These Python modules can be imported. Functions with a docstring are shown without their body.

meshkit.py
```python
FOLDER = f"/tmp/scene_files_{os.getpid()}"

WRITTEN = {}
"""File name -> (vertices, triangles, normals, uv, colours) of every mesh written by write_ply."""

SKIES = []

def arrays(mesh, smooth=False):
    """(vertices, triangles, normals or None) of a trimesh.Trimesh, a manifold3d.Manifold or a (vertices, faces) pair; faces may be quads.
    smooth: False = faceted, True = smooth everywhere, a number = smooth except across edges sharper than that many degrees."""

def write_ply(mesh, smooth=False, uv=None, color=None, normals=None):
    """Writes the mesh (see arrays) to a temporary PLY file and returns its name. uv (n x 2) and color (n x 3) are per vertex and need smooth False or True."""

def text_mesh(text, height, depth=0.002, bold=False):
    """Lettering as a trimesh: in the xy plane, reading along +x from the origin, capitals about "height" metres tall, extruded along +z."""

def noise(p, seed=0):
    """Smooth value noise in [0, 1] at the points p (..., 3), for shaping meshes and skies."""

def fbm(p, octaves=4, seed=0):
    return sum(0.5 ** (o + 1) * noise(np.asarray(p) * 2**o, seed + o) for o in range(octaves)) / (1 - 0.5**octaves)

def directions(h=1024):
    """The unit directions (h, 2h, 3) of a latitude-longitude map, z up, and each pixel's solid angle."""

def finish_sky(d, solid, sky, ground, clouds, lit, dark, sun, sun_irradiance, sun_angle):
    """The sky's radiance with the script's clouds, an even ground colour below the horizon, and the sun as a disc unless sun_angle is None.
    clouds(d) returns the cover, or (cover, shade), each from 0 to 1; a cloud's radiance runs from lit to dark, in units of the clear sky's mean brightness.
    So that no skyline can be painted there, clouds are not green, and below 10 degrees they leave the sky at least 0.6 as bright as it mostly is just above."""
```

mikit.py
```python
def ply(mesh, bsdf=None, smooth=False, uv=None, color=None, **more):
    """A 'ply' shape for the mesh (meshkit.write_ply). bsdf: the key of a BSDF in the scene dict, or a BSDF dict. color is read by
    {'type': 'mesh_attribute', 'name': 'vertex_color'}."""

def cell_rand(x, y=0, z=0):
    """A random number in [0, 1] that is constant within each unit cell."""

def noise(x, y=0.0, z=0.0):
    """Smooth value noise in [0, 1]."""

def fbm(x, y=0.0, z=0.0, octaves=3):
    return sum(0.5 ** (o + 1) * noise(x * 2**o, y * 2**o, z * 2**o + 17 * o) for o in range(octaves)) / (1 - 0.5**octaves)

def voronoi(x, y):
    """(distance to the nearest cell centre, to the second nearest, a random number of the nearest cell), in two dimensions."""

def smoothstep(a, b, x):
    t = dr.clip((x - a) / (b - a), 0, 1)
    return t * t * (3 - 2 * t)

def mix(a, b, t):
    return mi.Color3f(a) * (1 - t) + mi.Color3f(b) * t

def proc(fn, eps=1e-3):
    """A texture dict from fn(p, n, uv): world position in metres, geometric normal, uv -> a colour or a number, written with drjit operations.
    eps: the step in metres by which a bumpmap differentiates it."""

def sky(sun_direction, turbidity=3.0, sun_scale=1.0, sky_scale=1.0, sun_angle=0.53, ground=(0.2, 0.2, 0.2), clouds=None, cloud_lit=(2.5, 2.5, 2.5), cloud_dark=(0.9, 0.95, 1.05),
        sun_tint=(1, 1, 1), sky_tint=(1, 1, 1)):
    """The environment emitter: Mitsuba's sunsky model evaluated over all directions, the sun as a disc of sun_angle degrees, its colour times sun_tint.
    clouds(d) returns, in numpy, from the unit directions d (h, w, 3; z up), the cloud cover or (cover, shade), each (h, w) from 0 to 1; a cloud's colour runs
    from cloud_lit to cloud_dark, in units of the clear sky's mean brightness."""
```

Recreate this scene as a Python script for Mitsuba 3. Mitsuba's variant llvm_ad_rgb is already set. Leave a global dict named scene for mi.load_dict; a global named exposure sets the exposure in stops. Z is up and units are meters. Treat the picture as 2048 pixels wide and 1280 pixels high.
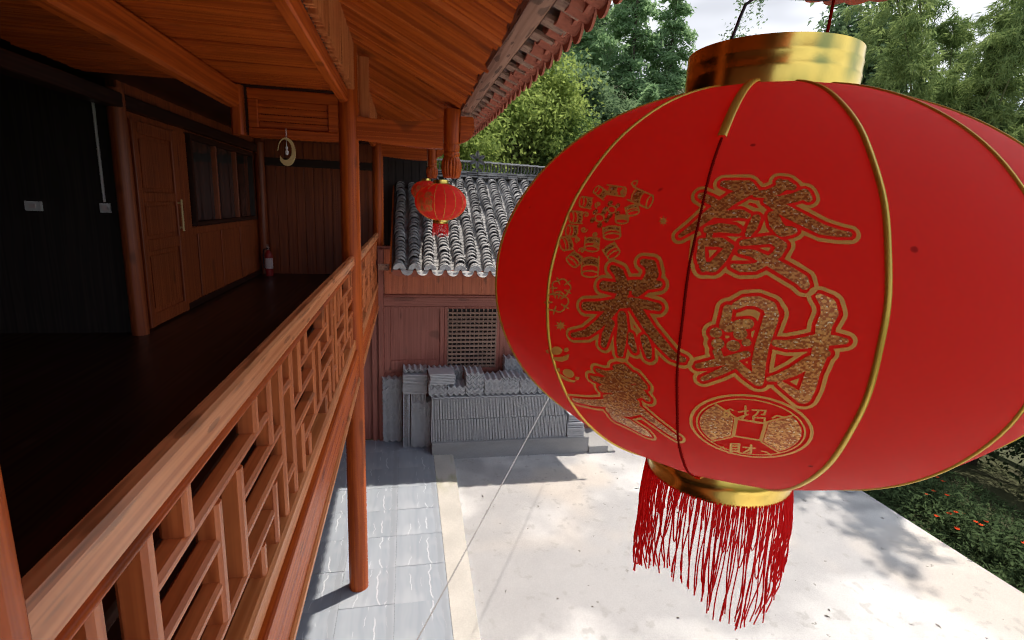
import math, random, json
import numpy as np, trimesh, mitsuba as mi, drjit as dr, mikit, meshkit
from shapely.geometry import Point, LineString, Polygon, MultiPoint
from shapely.ops import unary_union
from shapely import affinity
T = mi.ScalarTransform4f
rng = np.random.default_rng(7)
scene, labels = {'type': 'scene'}, {}

# ------------------------------------------------------------------ camera, sky, exposure
scene['camera'] = {'type': 'perspective', 'fov': 88.02, 'fov_axis': 'x', 'near_clip': 0.02, 'far_clip': 2000.0,
    'to_world': T().look_at(origin=[0, 0, 0], target=[0.195931, 0.957645, -0.211015], up=[0.000859, 0.215018, 0.976610])}
SUN = np.array([0.356, 0.21, 1.0])
def cloud_cover(d):
    p = d / np.maximum(d[..., 2:3], 0.06)
    f = meshkit.fbm(np.stack([p[..., 0] * .55 + 3, p[..., 1] * .55 + 8, p[..., 2] * 0], -1), 5, 3)
    g = meshkit.fbm(np.stack([p[..., 0] * 1.3 + 30, p[..., 1] * 1.3, p[..., 2] * 0], -1), 4, 9)
    return np.clip((f - .30) / .16, 0, 1) * .95, np.clip((g - .35) / .35, 0, 1) * .8
scene['sky'] = mikit.sky(SUN, turbidity=3, clouds=cloud_cover, cloud_lit=(3.3, 3.35, 3.5), cloud_dark=(1.7, 1.75, 1.9), ground=(.25, .25, .23), sun_tint=(.94, 1.0, 1.12), sun_angle=.75)
exposure = 1.95

# ------------------------------------------------------------------ materials
def rgb(c): return {'type': 'rgb', 'value': list(c)}
def principled(color, rough=.5, twosided=True, **k):
    b = {'type': 'principled', 'base_color': color if isinstance(color, dict) else rgb(color), 'roughness': rough, **k}
    return {'type': 'twosided', 'bsdf': b} if twosided else b
N, FBM, MIX, SS = mikit.noise, mikit.fbm, mikit.mix, mikit.smoothstep
def wood_fn(c1, c2, axis, dark=(.05, .015, .006), crack=.0, slope=False):
    def fn(p, n, uv):
        q = [p.x, p.y, p.z]
        l = q[axis]; a, b = [q[i] for i in range(3) if i != axis]
        if slope: l, b = p.x * .895 - p.z * .446, p.x * .446 + p.z * .895
        w = FBM(l * 1.1, a * 9, b * 9, 2) * .05
        g = FBM(l * .9, (a + w) * 55, (b + w) * 55, 3)
        f = N(l * 5, a * 260, b * 260)
        t = SS(.25, .75, g) * .75 + f * .25
        c = MIX(c1, c2, t)
        knot = SS(.80, .9, N(l * 3.1 + 5, a * 11, b * 11))
        c = MIX(c, dark, knot * .45) * (.80 + .40 * FBM(p.x * 1.1 + 5, p.y * 1.1, p.z * 1.1, 3))
        if crack: c = MIX(c, dark, SS(.70, .80, N(l * 8 + 2, a * 38, b * 38)) * crack * .8)
        if crack: c = MIX(c, dark, SS(.62, .74, FBM(l * 2.2, a * 40, b * 40, 3)) * crack)
        return c
    return fn
AX = 'xyz'
for i in range(3):
    scene['varnished_wood_' + AX[i]] = principled(mikit.proc(wood_fn((.51, .100, .013), (.28, .042, .006), i)), .38, specular=.28)
    scene['pale_wood_' + AX[i]] = principled(mikit.proc(wood_fn((.58, .215, .075), (.40, .11, .03), i)), .36, specular=.5)
    scene['red_wood_' + AX[i]] = principled(mikit.proc(wood_fn((.36, .125, .092), (.24, .07, .05), i)), .5, specular=.4)
for i in (1, 2): scene['lattice_wood_' + AX[i]] = principled(mikit.proc(wood_fn((.54, .155, .048), (.35, .080, .022), i)), .34, specular=.45)
for k_, (a_, b_) in enumerate((((.52, .110, .015), (.34, .058, .008)), ((.44, .088, .012), (.27, .044, .007)), ((.56, .135, .026), (.38, .078, .014)))):
    scene['soffit_wood_' + 'abc'[k_]] = principled(mikit.proc(wood_fn(a_, b_, 0, slope=True)), .4, specular=.28)
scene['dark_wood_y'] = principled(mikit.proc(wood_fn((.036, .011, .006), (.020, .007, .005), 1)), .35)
scene['dark_wood_z'] = principled(mikit.proc(wood_fn((.36, .080, .021), (.20, .042, .013), 2)), .38)
scene['raw_timber'] = principled(mikit.proc(wood_fn((.30, .16, .11), (.17, .08, .055), 1, (.05, .025, .018), .8)), .75)
scene['rafter_board'] = principled(mikit.proc(wood_fn((.36, .24, .18), (.22, .13, .10), 0, (.08, .04, .03), .4)), .8)
scene['orange_board'] = principled(mikit.proc(wood_fn((.56, .16, .07), (.38, .09, .04), 2)), .5)
scene['handrail_wood'] = principled(mikit.proc(wood_fn((.64, .265, .115), (.42, .13, .045), 1, (.10, .04, .02), .55)), .3, specular=.55)
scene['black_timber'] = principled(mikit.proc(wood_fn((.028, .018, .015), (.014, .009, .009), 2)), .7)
scene['red_clay'] = principled(mikit.proc(lambda p, n, uv: MIX((.46, .15, .09), (.30, .09, .06), FBM(p.x * 30, p.y * 30, p.z * 30))), .8)
scene['pale_clay'] = principled(mikit.proc(lambda p, n, uv: MIX((.60, .56, .52), (.34, .28, .25), FBM(p.x * 9, p.y * 9, p.z * 9))), .9)
def grey_tile(p, n, uv):
    k = mikit.cell_rand(p.x * 4.45 + .5, p.y * 10.5, 3)
    f = FBM(p.x * 22, p.y * 22, p.z * 22)
    c = MIX((.175, .175, .18), (.345, .342, .336), k * .5 + f * .6)
    return MIX(c, (.10, .10, .105), SS(.55, .8, FBM(p.x * 3 + 4, p.y * 3, p.z * 3)) * .75)
scene['grey_tile'] = principled(mikit.proc(grey_tile), .85)
scene['dark_tile'] = principled(mikit.proc(lambda p, n, uv: MIX((.10, .10, .105), (.22, .22, .22), FBM(p.x * 15, p.y * 15, p.z * 15))), .85)
scene['lime_edge'] = principled(mikit.proc(lambda p, n, uv: MIX((.56, .56, .55), (.36, .36, .35), FBM(p.x * 25, p.y * 25, p.z * 25))), .85)
scene['new_tile'] = principled(mikit.proc(lambda p, n, uv: MIX((.50, .505, .52), (.36, .37, .385), FBM(p.x * 12, p.y * 12, p.z * 30))), .75)
def concrete(p, n, uv):
    big = FBM(p.x * .55 + 3, p.y * .55, 1, 4)
    mid = FBM(p.x * 2.6, p.y * 2.6, 7, 4)
    c = MIX((.43, .43, .428), (.56, .558, .553), SS(.25, .75, mid))
    c = MIX(c, (.29, .29, .296), SS(.40, .58, big + (mid - .5) * .3) * .85)
    c = MIX(c, (.52, .46, .39), SS(.50, .75, FBM(p.x * .8 + 40, p.y * .8, 3)) * .5)
    c = MIX(c, (.22, .215, .20), SS(.66, .82, FBM(p.x * 9, p.y * 9, 5, 3)) * .35)
    c = c * (.93 + .14 * N(p.x * 130, p.y * 130))
    return MIX(c, (.08, .07, .05), SS(.955, .965, N(p.x * 11 + 70, p.y * 11)) * SS(.5, .6, N(p.x * 60, p.y * 60)) * .6)
scene['concrete'] = principled(mikit.proc(concrete), .85)
scene['mossy_concrete'] = principled(mikit.proc(lambda p, n, uv: MIX(MIX((.50, .48, .44), (.36, .35, .32), FBM(p.x * 4, p.y * 3, p.z * 4, 4)), (.25, .26, .10), SS(.42, .6, FBM(p.x * 6, p.y * 1.6 + 8, 3)) * SS(7.0, 7.9, p.y) * .8) * (.93 + .14 * N(p.x * 120, p.y * 120))), .9)
scene['damp_concrete'] = principled(mikit.proc(lambda p, n, uv: MIX((.33, .33, .33), (.20, .20, .20), FBM(p.x * 2.2, p.y * 3, p.z * 5, 4)) * (.92 + .16 * N(p.x * 90, p.y * 90, p.z * 90))), .85)
def stone_tile(p, n, uv):
    ix, iy = dr.floor((p.x + .7) / .5775), dr.floor((p.y - .2) / .6)
    lx, ly = p.x + .7 - ix * .5775, p.y - .2 - iy * .6
    c = MIX((.25, .285, .33), (.31, .345, .385), FBM(lx * 22 + 3 * FBM(p.x * 3, p.y * 2, 2), ly * 1.6, ix * 0 + 2))
    c = MIX(c, (.36, .39, .425), SS(.45, .75, FBM(lx * 7, ly * 2.5, 6)) * .6)
    for x0, k, w in ((.17, 1.0, .0035), (.40, 5.0, .005), (.29, 9.0, .002), (.50, 13.0, .0025)):
        d = dr.abs(lx - x0 - .085 * (FBM(ly * 5.5 + k, k, 1, 3) - .5))
        c = MIX(c, (.56, .58, .605), (1 - SS(w * .4, w * 2.2, d)) * SS(.42, .62, N(ly * 8 + k * 3 + mikit.cell_rand(ix, iy, 7) * 20, k)) * .7)
    edge = lx - .47 - .10 * (FBM(ly * 4 + 20, 3, 1, 2) - .5)
    c = MIX(c, (.255, .28, .315), SS(0, .012, edge) * (1 - SS(.05, .09, edge)) * .8)
    return c * (.95 + .1 * mikit.cell_rand(ix, iy, 2))
scene['stone_tile'] = principled(mikit.proc(stone_tile), .5, specular=.3)
scene['grout'] = principled((.22, .23, .24), .9)
def fabric(p, n, uv):
    s = SS(.962, .99, N(p.x * 70 + 1, p.y * 70, p.z * 70))
    return MIX(MIX((.97, .085, .064), (.93, .076, .056), FBM(p.x * 12, p.y * 12, p.z * 12)), (.25, .004, .01), s * .7)
scene['lantern_fabric'] = {'type': 'principledthin', 'base_color': mikit.proc(fabric), 'roughness': .45, 'diff_trans': 1.2, 'sheen': 2.5, 'sheen_tint': .1, 'eta': 1.75}
scene['gold_foil'] = principled((.90, .66, .16), .2, metallic=1.0)
scene['gold_trim'] = principled((.75, .52, .08), .38, metallic=.55)
scene['gold_print'] = principled((.86, .45, .10), .5, metallic=.1)
def glitter(p, n, uv):
    f = N(p.x * 850, p.y * 850, p.z * 850); k = N(p.x * 930 + 9, p.y * 930, p.z * 930 + 5); g = FBM(p.x * 120, p.y * 120, p.z * 120, 2)
    c = MIX((.50, .13, .03), (.85, .42, .12), SS(.30, .70, f) * (.45 + g))
    return MIX(c, (1.0, .86, .58), SS(.74, .86, k))
scene['gold_glitter'] = principled(mikit.proc(glitter), .35, metallic=.35)
scene['dark_thread'] = principled((.22, .006, .005), 1.0, specular=0.0)
scene['red_silk'] = {'type': 'principledthin', 'base_color': rgb((.95, .07, .075)), 'roughness': .5, 'diff_trans': 1.1}
scene['black_wire'] = principled((.015, .015, .03), .4)
scene['grey_cable'] = principled((.20, .19, .19), .5)
scene['white_plastic'] = principled((.62, .62, .63), .4)
scene['brass_paint'] = principled((.62, .47, .22), .4, metallic=.3)
scene['steel'] = principled((.6, .6, .6), .25, metallic=1.0)
scene['red_paint'] = principled((.35, .02, .02), .3)
scene['paper_label'] = principled((.65, .55, .55), .6)
scene['window_glass'] = {'type': 'thindielectric', 'int_ior': 1.5}
scene['dark_cloth'] = principled((.02, .022, .028), .9)
def earth(p, n, uv): return MIX((.035, .030, .018), (.05, .065, .02), FBM(p.x * 2, p.y * 2, p.z * 2, 4))
scene['earth'] = principled(mikit.proc(earth), .95)
def leaf(name, c1, c2, trans=.7, rough=.5):
    scene[name] = {'type': 'principledthin', 'base_color': mikit.proc(lambda p, n, uv: MIX(c1, c2, FBM(p.x * 1.7, p.y * 1.7, p.z * 1.7, 3) * .6 + .4 * mikit.cell_rand(p.x * 7, p.y * 7, p.z * 7))), 'roughness': rough, 'diff_trans': trans, 'eta': 1.4, 'spec_trans': 0.0}
leaf('leaf_yellow', (.42, .50, .14), (.21, .31, .09), 1.1, .35)
leaf('leaf_green', (.25, .36, .13), (.14, .23, .085), 1.0, .4)
leaf('leaf_dark', (.24, .34, .18), (.12, .20, .11), 1.0, .4)
leaf('needle', (.36, .52, .26), (.22, .36, .19), 1.0, .4)
leaf('bamboo_leaf', (.33, .42, .15), (.12, .20, .08), 1.0, .4)
leaf('flower_leaf', (.10, .15, .065), (.05, .08, .038))
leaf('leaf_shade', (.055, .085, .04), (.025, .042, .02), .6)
scene['flower_petal'] = {'type': 'principledthin', 'base_color': rgb((.60, .06, .02)), 'roughness': .6, 'diff_trans': .5}
scene['bark'] = principled(mikit.proc(lambda p, n, uv: MIX((.10, .08, .06), (.045, .035, .028), FBM(p.x * 14, p.y * 14, p.z * 4))), .95)
scene['bamboo_cane'] = principled((.10, .12, .04), .5)

# ------------------------------------------------------------------ mesh helpers
def join(ms):
    v, f, o = [], [], 0
    for a, b in ms:
        a, b = np.asarray(a, float), np.asarray(b, int); v.append(a); f.append(b + o); o += len(a)
    return np.vstack(v), np.vstack(f)
def quads(q): q = np.asarray(q).reshape(-1, 4); return np.vstack([q[:, [0, 1, 2]], q[:, [0, 2, 3]]])
def bx(x0, x1, y0, y1, z0, z1, b=0.0):
    """a box, its four long edges chamfered by b"""
    lo, hi = np.array([x0, y0, z0], float), np.array([x1, y1, z1], float)
    ax = int(np.argmax(hi - lo)); i, j = [(1, 2), (2, 0), (0, 1)][ax]
    b = min(b, .3 * (hi - lo)[i], .3 * (hi - lo)[j])
    a0, a1, c0, c1 = lo[i], hi[i], lo[j], hi[j]
    pr = [(a0 + b, c0), (a1 - b, c0), (a1, c0 + b), (a1, c1 - b), (a1 - b, c1), (a0 + b, c1), (a0, c1 - b), (a0, c0 + b)] if b > 0 else [(a0, c0), (a1, c0), (a1, c1), (a0, c1)]
    n = len(pr); v = np.zeros((2 * n, 3))
    for k, (p, q) in enumerate(pr):
        v[k, ax], v[k, i], v[k, j] = lo[ax], p, q
        v[k + n, ax], v[k + n, i], v[k + n, j] = hi[ax], p, q
    f = [(k, (k + 1) % n, (k + 1) % n + n, k + n) for k in range(n)]
    F = [quads(f), [(0, k + 1, k) for k in range(1, n - 1)], [(n, n + k, n + k + 1) for k in range(1, n - 1)]]
    return v, np.vstack(F)
def extrude(profile, p0, p1, up=(0, 0, 1)):
    """a convex-ish closed profile (a, b) swept straight from p0 to p1; a along side, b along up"""
    p0, p1, up = [np.array(x, float) for x in (p0, p1, up)]
    d = (p1 - p0) / np.linalg.norm(p1 - p0); s = np.cross(d, up); s /= np.linalg.norm(s); u = np.cross(s, d)
    pr = np.asarray(profile, float); n = len(pr)
    ring = pr[:, :1] * s + pr[:, 1:] * u
    v = np.vstack([p0 + ring, p1 + ring]); f = quads([(k, (k + 1) % n, (k + 1) % n + n, k + n) for k in range(n)])
    t = np.array(trimesh.creation.triangulate_polygon(Polygon(pr), engine='earcut')[1]) if n > 4 else np.array([(0, 1, 2), (0, 2, 3)])
    tv = np.array(trimesh.creation.triangulate_polygon(Polygon(pr), engine='earcut')[0]) if n > 4 else pr
    m = join([(v, f), (p0 + tv[:, :1] * s + tv[:, 1:] * u, t), (p1 + tv[:, :1] * s + tv[:, 1:] * u, t[:, ::-1])])
    return m
def lathe(rz, n=24, cx=0, cy=0, flute=None):
    rz = np.asarray(rz, float); ph = np.arange(n) * 2 * np.pi / n
    rr = rz[:, :1] * np.ones(n)
    if flute is not None: rr = rr * flute(ph[None], rz[:, 1:])
    v = np.stack([cx + rr * np.cos(ph), cy + rr * np.sin(ph), rz[:, 1:] + 0 * rr], -1).reshape(-1, 3)
    m = len(rz); f = [(i * n + j, i * n + (j + 1) % n, (i + 1) * n + (j + 1) % n, (i + 1) * n + j) for i in range(m - 1) for j in range(n)]
    return v, quads(f)
def tube(pts, r, n=6, caps=True):
    p = np.asarray(pts, float); r = np.broadcast_to(r, (len(p),)); t = np.gradient(p, axis=0); t /= np.linalg.norm(t, axis=1, keepdims=True) + 1e-12
    ref = np.array([0.0, 0, 1]) if abs(t[:, 2]).mean() < .8 else np.array([1.0, 0, 0])
    a = np.cross(t, ref); a /= np.linalg.norm(a, axis=1, keepdims=True) + 1e-9; b = np.cross(t, a)
    ph = np.arange(n) * 2 * np.pi / n
    v = (p[:, None] + r[:, None, None] * (np.cos(ph)[None, :, None] * a[:, None] + np.sin(ph)[None, :, None] * b[:, None])).reshape(-1, 3)
    f = quads([(i * n + j, i * n + (j + 1) % n, (i + 1) * n + (j + 1) % n, (i + 1) * n + j) for i in range(len(p) - 1) for j in range(n)])
    if caps:
        v = np.vstack([v, p[:1], p[-1:]]); k = len(v)
        f = np.vstack([f, [(k - 2, (j + 1) % n, j) for j in range(n)], [(k - 1, (len(p) - 1) * n + j, (len(p) - 1) * n + (j + 1) % n) for j in range(n)]])
    return v, f
def sheet(P):
    """a grid of points (m, n, 3) as a surface"""
    m, n = P.shape[:2]
    return P.reshape(-1, 3), quads([(i * n + j, i * n + j + 1, (i + 1) * n + j + 1, (i + 1) * n + j) for i in range(m - 1) for j in range(n - 1)])
def slab(P, d):
    """a grid surface thickened by the vector d"""
    m, n = P.shape[:2]; Q = P + np.asarray(d, float)
    e = [(0, j) for j in range(n)] + [(i, n - 1) for i in range(1, m)] + [(m - 1, j) for j in range(n - 2, -1, -1)] + [(i, 0) for i in range(m - 2, -1, -1)]
    rim = np.array([[P[i, j] for i, j in e], [Q[i, j] for i, j in e]])
    return join([sheet(P), sheet(Q), sheet(rim)])
def move(m, d): return np.asarray(m[0]) + np.asarray(d, float), m[1]
def rotz(m, a, c=(0, 0, 0)):
    R = np.array([[math.cos(a), -math.sin(a), 0], [math.sin(a), math.cos(a), 0], [0, 0, 1]]); c = np.array(c, float)
    return (np.asarray(m[0]) - c) @ R.T + c, m[1]
used = {}
def key_of(name):
    k = used.get(name, 0); used[name] = k + 1
    return name if k == 0 else f'{name}_{k:03d}'
def add(name, mesh, mat, parent=None, smooth=False, kind=None, label=None, **more):
    key = key_of((parent + '__' if parent else '') + name)
    scene[key] = mikit.ply(mesh, mat, smooth=smooth, **more)
    if kind or label:
        labels[key] = {}
        if kind: labels[key]['kind'] = kind
        if label: labels[key]['label'] = label
    return key
def thing(name, label, cat, group=None):
    key = key_of(name); labels[key] = {'label': label, 'category': cat}
    if group: labels[key]['group'] = group
    return key
def tag(key, label, cat, group=None):
    labels.setdefault(key, {}).update(label=label, category=cat)
    if group: labels[key]['group'] = group

# ------------------------------------------------------------------ the setting: ground, courtyard, patio
GZ, PZ = -4.3, -4.2          # concrete yard, tiled patio
def terrain(X, Y):
    up = np.clip(Y - 13.5, 0, 60); far = np.clip(X - 9.6, 0, 60)
    z = -4.42 + .40 * up * np.clip(up / 4, 0, 1) - .30 * far * np.clip(1 - up / 8, 0, 1)
    z = np.minimum(z, 12 + .05 * up) - .0 * far
    rough = np.clip((np.maximum(Y - 12.5, X - 8.2)) / 3, 0, 1)
    return z + rough * (meshkit.fbm(np.stack([X * .35, Y * .35, 0 * X], -1), 4, 2) - .5) * 1.2
gx = np.concatenate([np.linspace(-400, -20, 8), np.linspace(-18, 34, 66), np.linspace(40, 400, 8)])
gy = np.concatenate([np.linspace(-400, -20, 8), np.linspace(-16, 60, 84), np.linspace(70, 400, 8)])
GX, GY = np.meshgrid(gx, gy, indexing='ij')
add('ground', sheet(np.stack([GX, GY, terrain(GX, GY)], -1)), 'earth', smooth=True, kind='structure')
yard = np.array([[(x, y, GZ - .012 * (meshkit.noise(np.array([x * .8, y * .8, 0.])) - .5)) for y in np.linspace(-7, 12.4, 60)] for x in np.linspace(.3, 7.27, 30)])
add('concrete_yard', slab(yard, (0, 0, -.3)), 'concrete', smooth=20, kind='structure')
kerb = []
ys = np.linspace(-5, 8.4, 30)
k0 = np.array([[(.457, y, PZ) , (.64 + .018 * y + .004 * math.sin(y * 5), y, PZ - .012), (.655 + .018 * y + .006 * math.sin(y * 7 + 1), y, GZ - .02)] for y in ys])
add('kerb_strip', sheet(k0), 'mossy_concrete', kind='structure')
add('patio', bx(-5, .452, -5, 9.1, -4.5, PZ - .006), 'grout', kind='structure')
for i, x in enumerate(np.arange(-4, 2) * .5775 - .1225):
    for y in np.arange(-3, 15) * .6 + .2:
        if x < -2.6 or y + .6 < 1.6: continue
        dz = .0012 * rng.standard_normal()
        add('stone_tile', bx(x - .5775 + .002 if x > -9 else x, x - .002, y + .002, min(y + .598, 9.1), PZ - .03, PZ + dz, .0015), 'stone_tile', 'patio')
add('plinth', join([bx(.43, 3.22, 8.4, 9.3, GZ - .1, -4.0, .012), bx(3.223, 3.58, 8.36, 9.2, GZ - .1, -4.17, .01), bx(3.583, 3.72, 8.34, 9.1, GZ - .1, -4.262, .008)]), 'damp_concrete', kind='structure')

# ------------------------------------------------------------------ the timber house: posts, floor, walls, beams
H = thing('timber_house', 'dark red-brown timber house with an open upper gallery and broad eaves', 'house')
Y0, Y1, Y2 = .55, 5.33, 9.3
for y, x in ((Y0 + .065, -.535), (Y1, -.516), (Y2, -.455)):
    z = np.linspace(-4.2, 1.42, 24); a = np.arange(28) * 2 * np.pi / 28
    r = (.102 - .0032 * (z + 4.2))[:, None] * (1 + .012 * (meshkit.fbm(np.stack([np.cos(a)[None] + 0 * z[:, None], np.sin(a)[None] + y + 0 * z[:, None], z[:, None] * .7 + 0 * a[None]], -1), 3) - .5))
    P = np.stack([x + r * np.cos(a), y + r * np.sin(a), z[:, None] + 0 * a[None]], -1); P = np.concatenate([P, P[:, :1]], 1)
    add('post', sheet(P), 'varnished_wood_z', H, smooth=True)
for y0, y1 in ((-4.5, Y0 - .09), (Y0 + .09, Y1 - .093), (Y1 + .093, Y2 - .09)):
    add('floor_beam', bx(-.64, -.462, y0, y1, -1.735, -1.462, .008), 'varnished_wood_y', H)
    add('beam_edging', bx(-.60, -.447, y0, y1, -1.79, -1.738, .012), 'pale_wood_y', H)
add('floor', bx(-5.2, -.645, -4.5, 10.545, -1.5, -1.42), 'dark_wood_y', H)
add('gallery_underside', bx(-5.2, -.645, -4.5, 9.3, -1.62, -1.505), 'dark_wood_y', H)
add('lower_wall', bx(-2.75, -2.62, -4.5, 9.1, -4.2, -1.62), 'red_wood_z', H)
# inner wall with door and window, x = -2.6
XW = -2.6
for b in ((5.87, 7.36, -1.42, 1.02), (7.36, 10.5, -1.42, -.42), (7.36, 10.5, .70, 1.02), (10.14, 10.5, -.42, .70), (-4.5, .22, -1.42, 1.02)):
    add('wall', bx(XW - .12, XW - .03, *b), 'dark_wood_z', H)
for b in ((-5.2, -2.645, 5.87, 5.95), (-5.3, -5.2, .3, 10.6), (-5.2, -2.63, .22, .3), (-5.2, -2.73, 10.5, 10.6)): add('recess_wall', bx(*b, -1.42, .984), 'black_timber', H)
for y in (7.46, 8.35, 9.24): add('wall_panel', bx(XW - .029, XW - .012, y + .05, y + .84, -1.32, -.52, .008), 'dark_wood_z', H)
add('wall_panel', bx(XW - .029, XW - .010, 7.0, 7.34, -1.40, .68, .006), 'dark_wood_z', H)
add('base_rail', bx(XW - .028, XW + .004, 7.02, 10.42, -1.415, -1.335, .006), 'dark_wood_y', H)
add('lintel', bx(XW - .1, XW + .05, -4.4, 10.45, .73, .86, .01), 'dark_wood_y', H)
add('corner_post', lathe([(.0, -1.42), (.075, -1.42), (.075, .9), (0, .9)], 16, XW - .02, 5.80), 'dark_wood_z', H, smooth=40)
add('corner_post', lathe([(.0, -1.42), (.08, -1.42), (.08, .9), (0, .9)], 16, XW + .06, 10.44), 'dark_wood_z', H, smooth=40)
D = add('door', bx(XW - .029, XW - .008, 5.97, 6.97, -1.40, .66), 'dark_wood_z', H, label='panelled wooden gallery door standing left of the window')
for y0, y1, z0, z1 in ((5.97, 6.07, -1.40, .66), (6.86, 6.96, -1.40, .66), (6.073, 6.857, -1.40, -1.27), (6.073, 6.857, .54, .66), (6.073, 6.857, -.62, -.50), (6.073, 6.857, -.12, -.02)):
    add('door_frame', bx(XW - .0075, XW + .018, y0, y1, z0, z1, .006), 'dark_wood_z', D)
for z0, z1 in ((-1.22, -.67), (-.46, -.16), (.02, .50)):
    add('door_panel', bx(XW - .0075, XW + .006, 6.12, 6.81, z0, z1, .005), 'dark_wood_z', D)
add('door_handle', join([bx(XW + .018, XW + .05, 6.885, 6.905, -.14, -.12), bx(XW + .018, XW + .05, 6.885, 6.905, -.42, -.40), bx(XW + .045, XW + .062, 6.88, 6.91, -.45, -.09, .004)]), 'brass_paint', D)
Wd = add('window', join([bx(XW - .05, XW + .03, 7.38, 10.14, .63, .70, .006), bx(XW - .05, XW + .045, 7.36, 10.16, -.42, -.36, .008), bx(XW - .05, XW + .03, 7.38, 7.44, -.357, .627), bx(XW - .05, XW + .03, 10.08, 10.14, -.357, .627)]), 'dark_wood_y', H, label='wide dark sliding window beside the gallery door')
for y in (8.30, 9.20): add('mullion', bx(XW - .04, XW + .025, y - .02, y + .02, -.357, .627, .004), 'dark_wood_z', Wd)
for y0, y1 in ((7.442, 8.278), (8.322, 9.178), (9.222, 10.078)):
    add('pane', (np.array([(XW - .01, y0, -.355), (XW - .01, y1, -.355), (XW - .01, y1, .625), (XW - .01, y0, .625)]), [(0, 1, 2), (0, 2, 3)]), 'window_glass', Wd)
add('curtain', slab(np.array([[(XW - .30 + .02 * math.sin(y * 22), y, z) for y in np.linspace(7.3, 10.2, 150)] for z in (-.5, .75)]), (-.01, 0, 0)), 'dark_cloth', Wd)
# far end wall of the gallery
add('end_wall', bx(XW - .1, -.5, 10.55, 10.65, -1.42, 1.3), 'dark_wood_z', H)
for i, x in enumerate(np.arange(XW + .14, -.55, .16)):
    add('wall_board', bx(x + .003, x + .157, 10.52, 10.549, -1.42, .95, .006), 'dark_wood_z', H)
add('wall_rail', bx(XW + .1, -.5, 10.50, 10.519, .52, .66), 'dark_wood_y', H)
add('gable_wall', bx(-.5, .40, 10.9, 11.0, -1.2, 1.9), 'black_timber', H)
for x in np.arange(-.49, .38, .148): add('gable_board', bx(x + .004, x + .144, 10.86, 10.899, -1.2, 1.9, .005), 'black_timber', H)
add('gable_edge_board', bx(.405, .44, 10.84, 11.02, -.4, 1.5), 'rafter_board', H)
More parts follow.
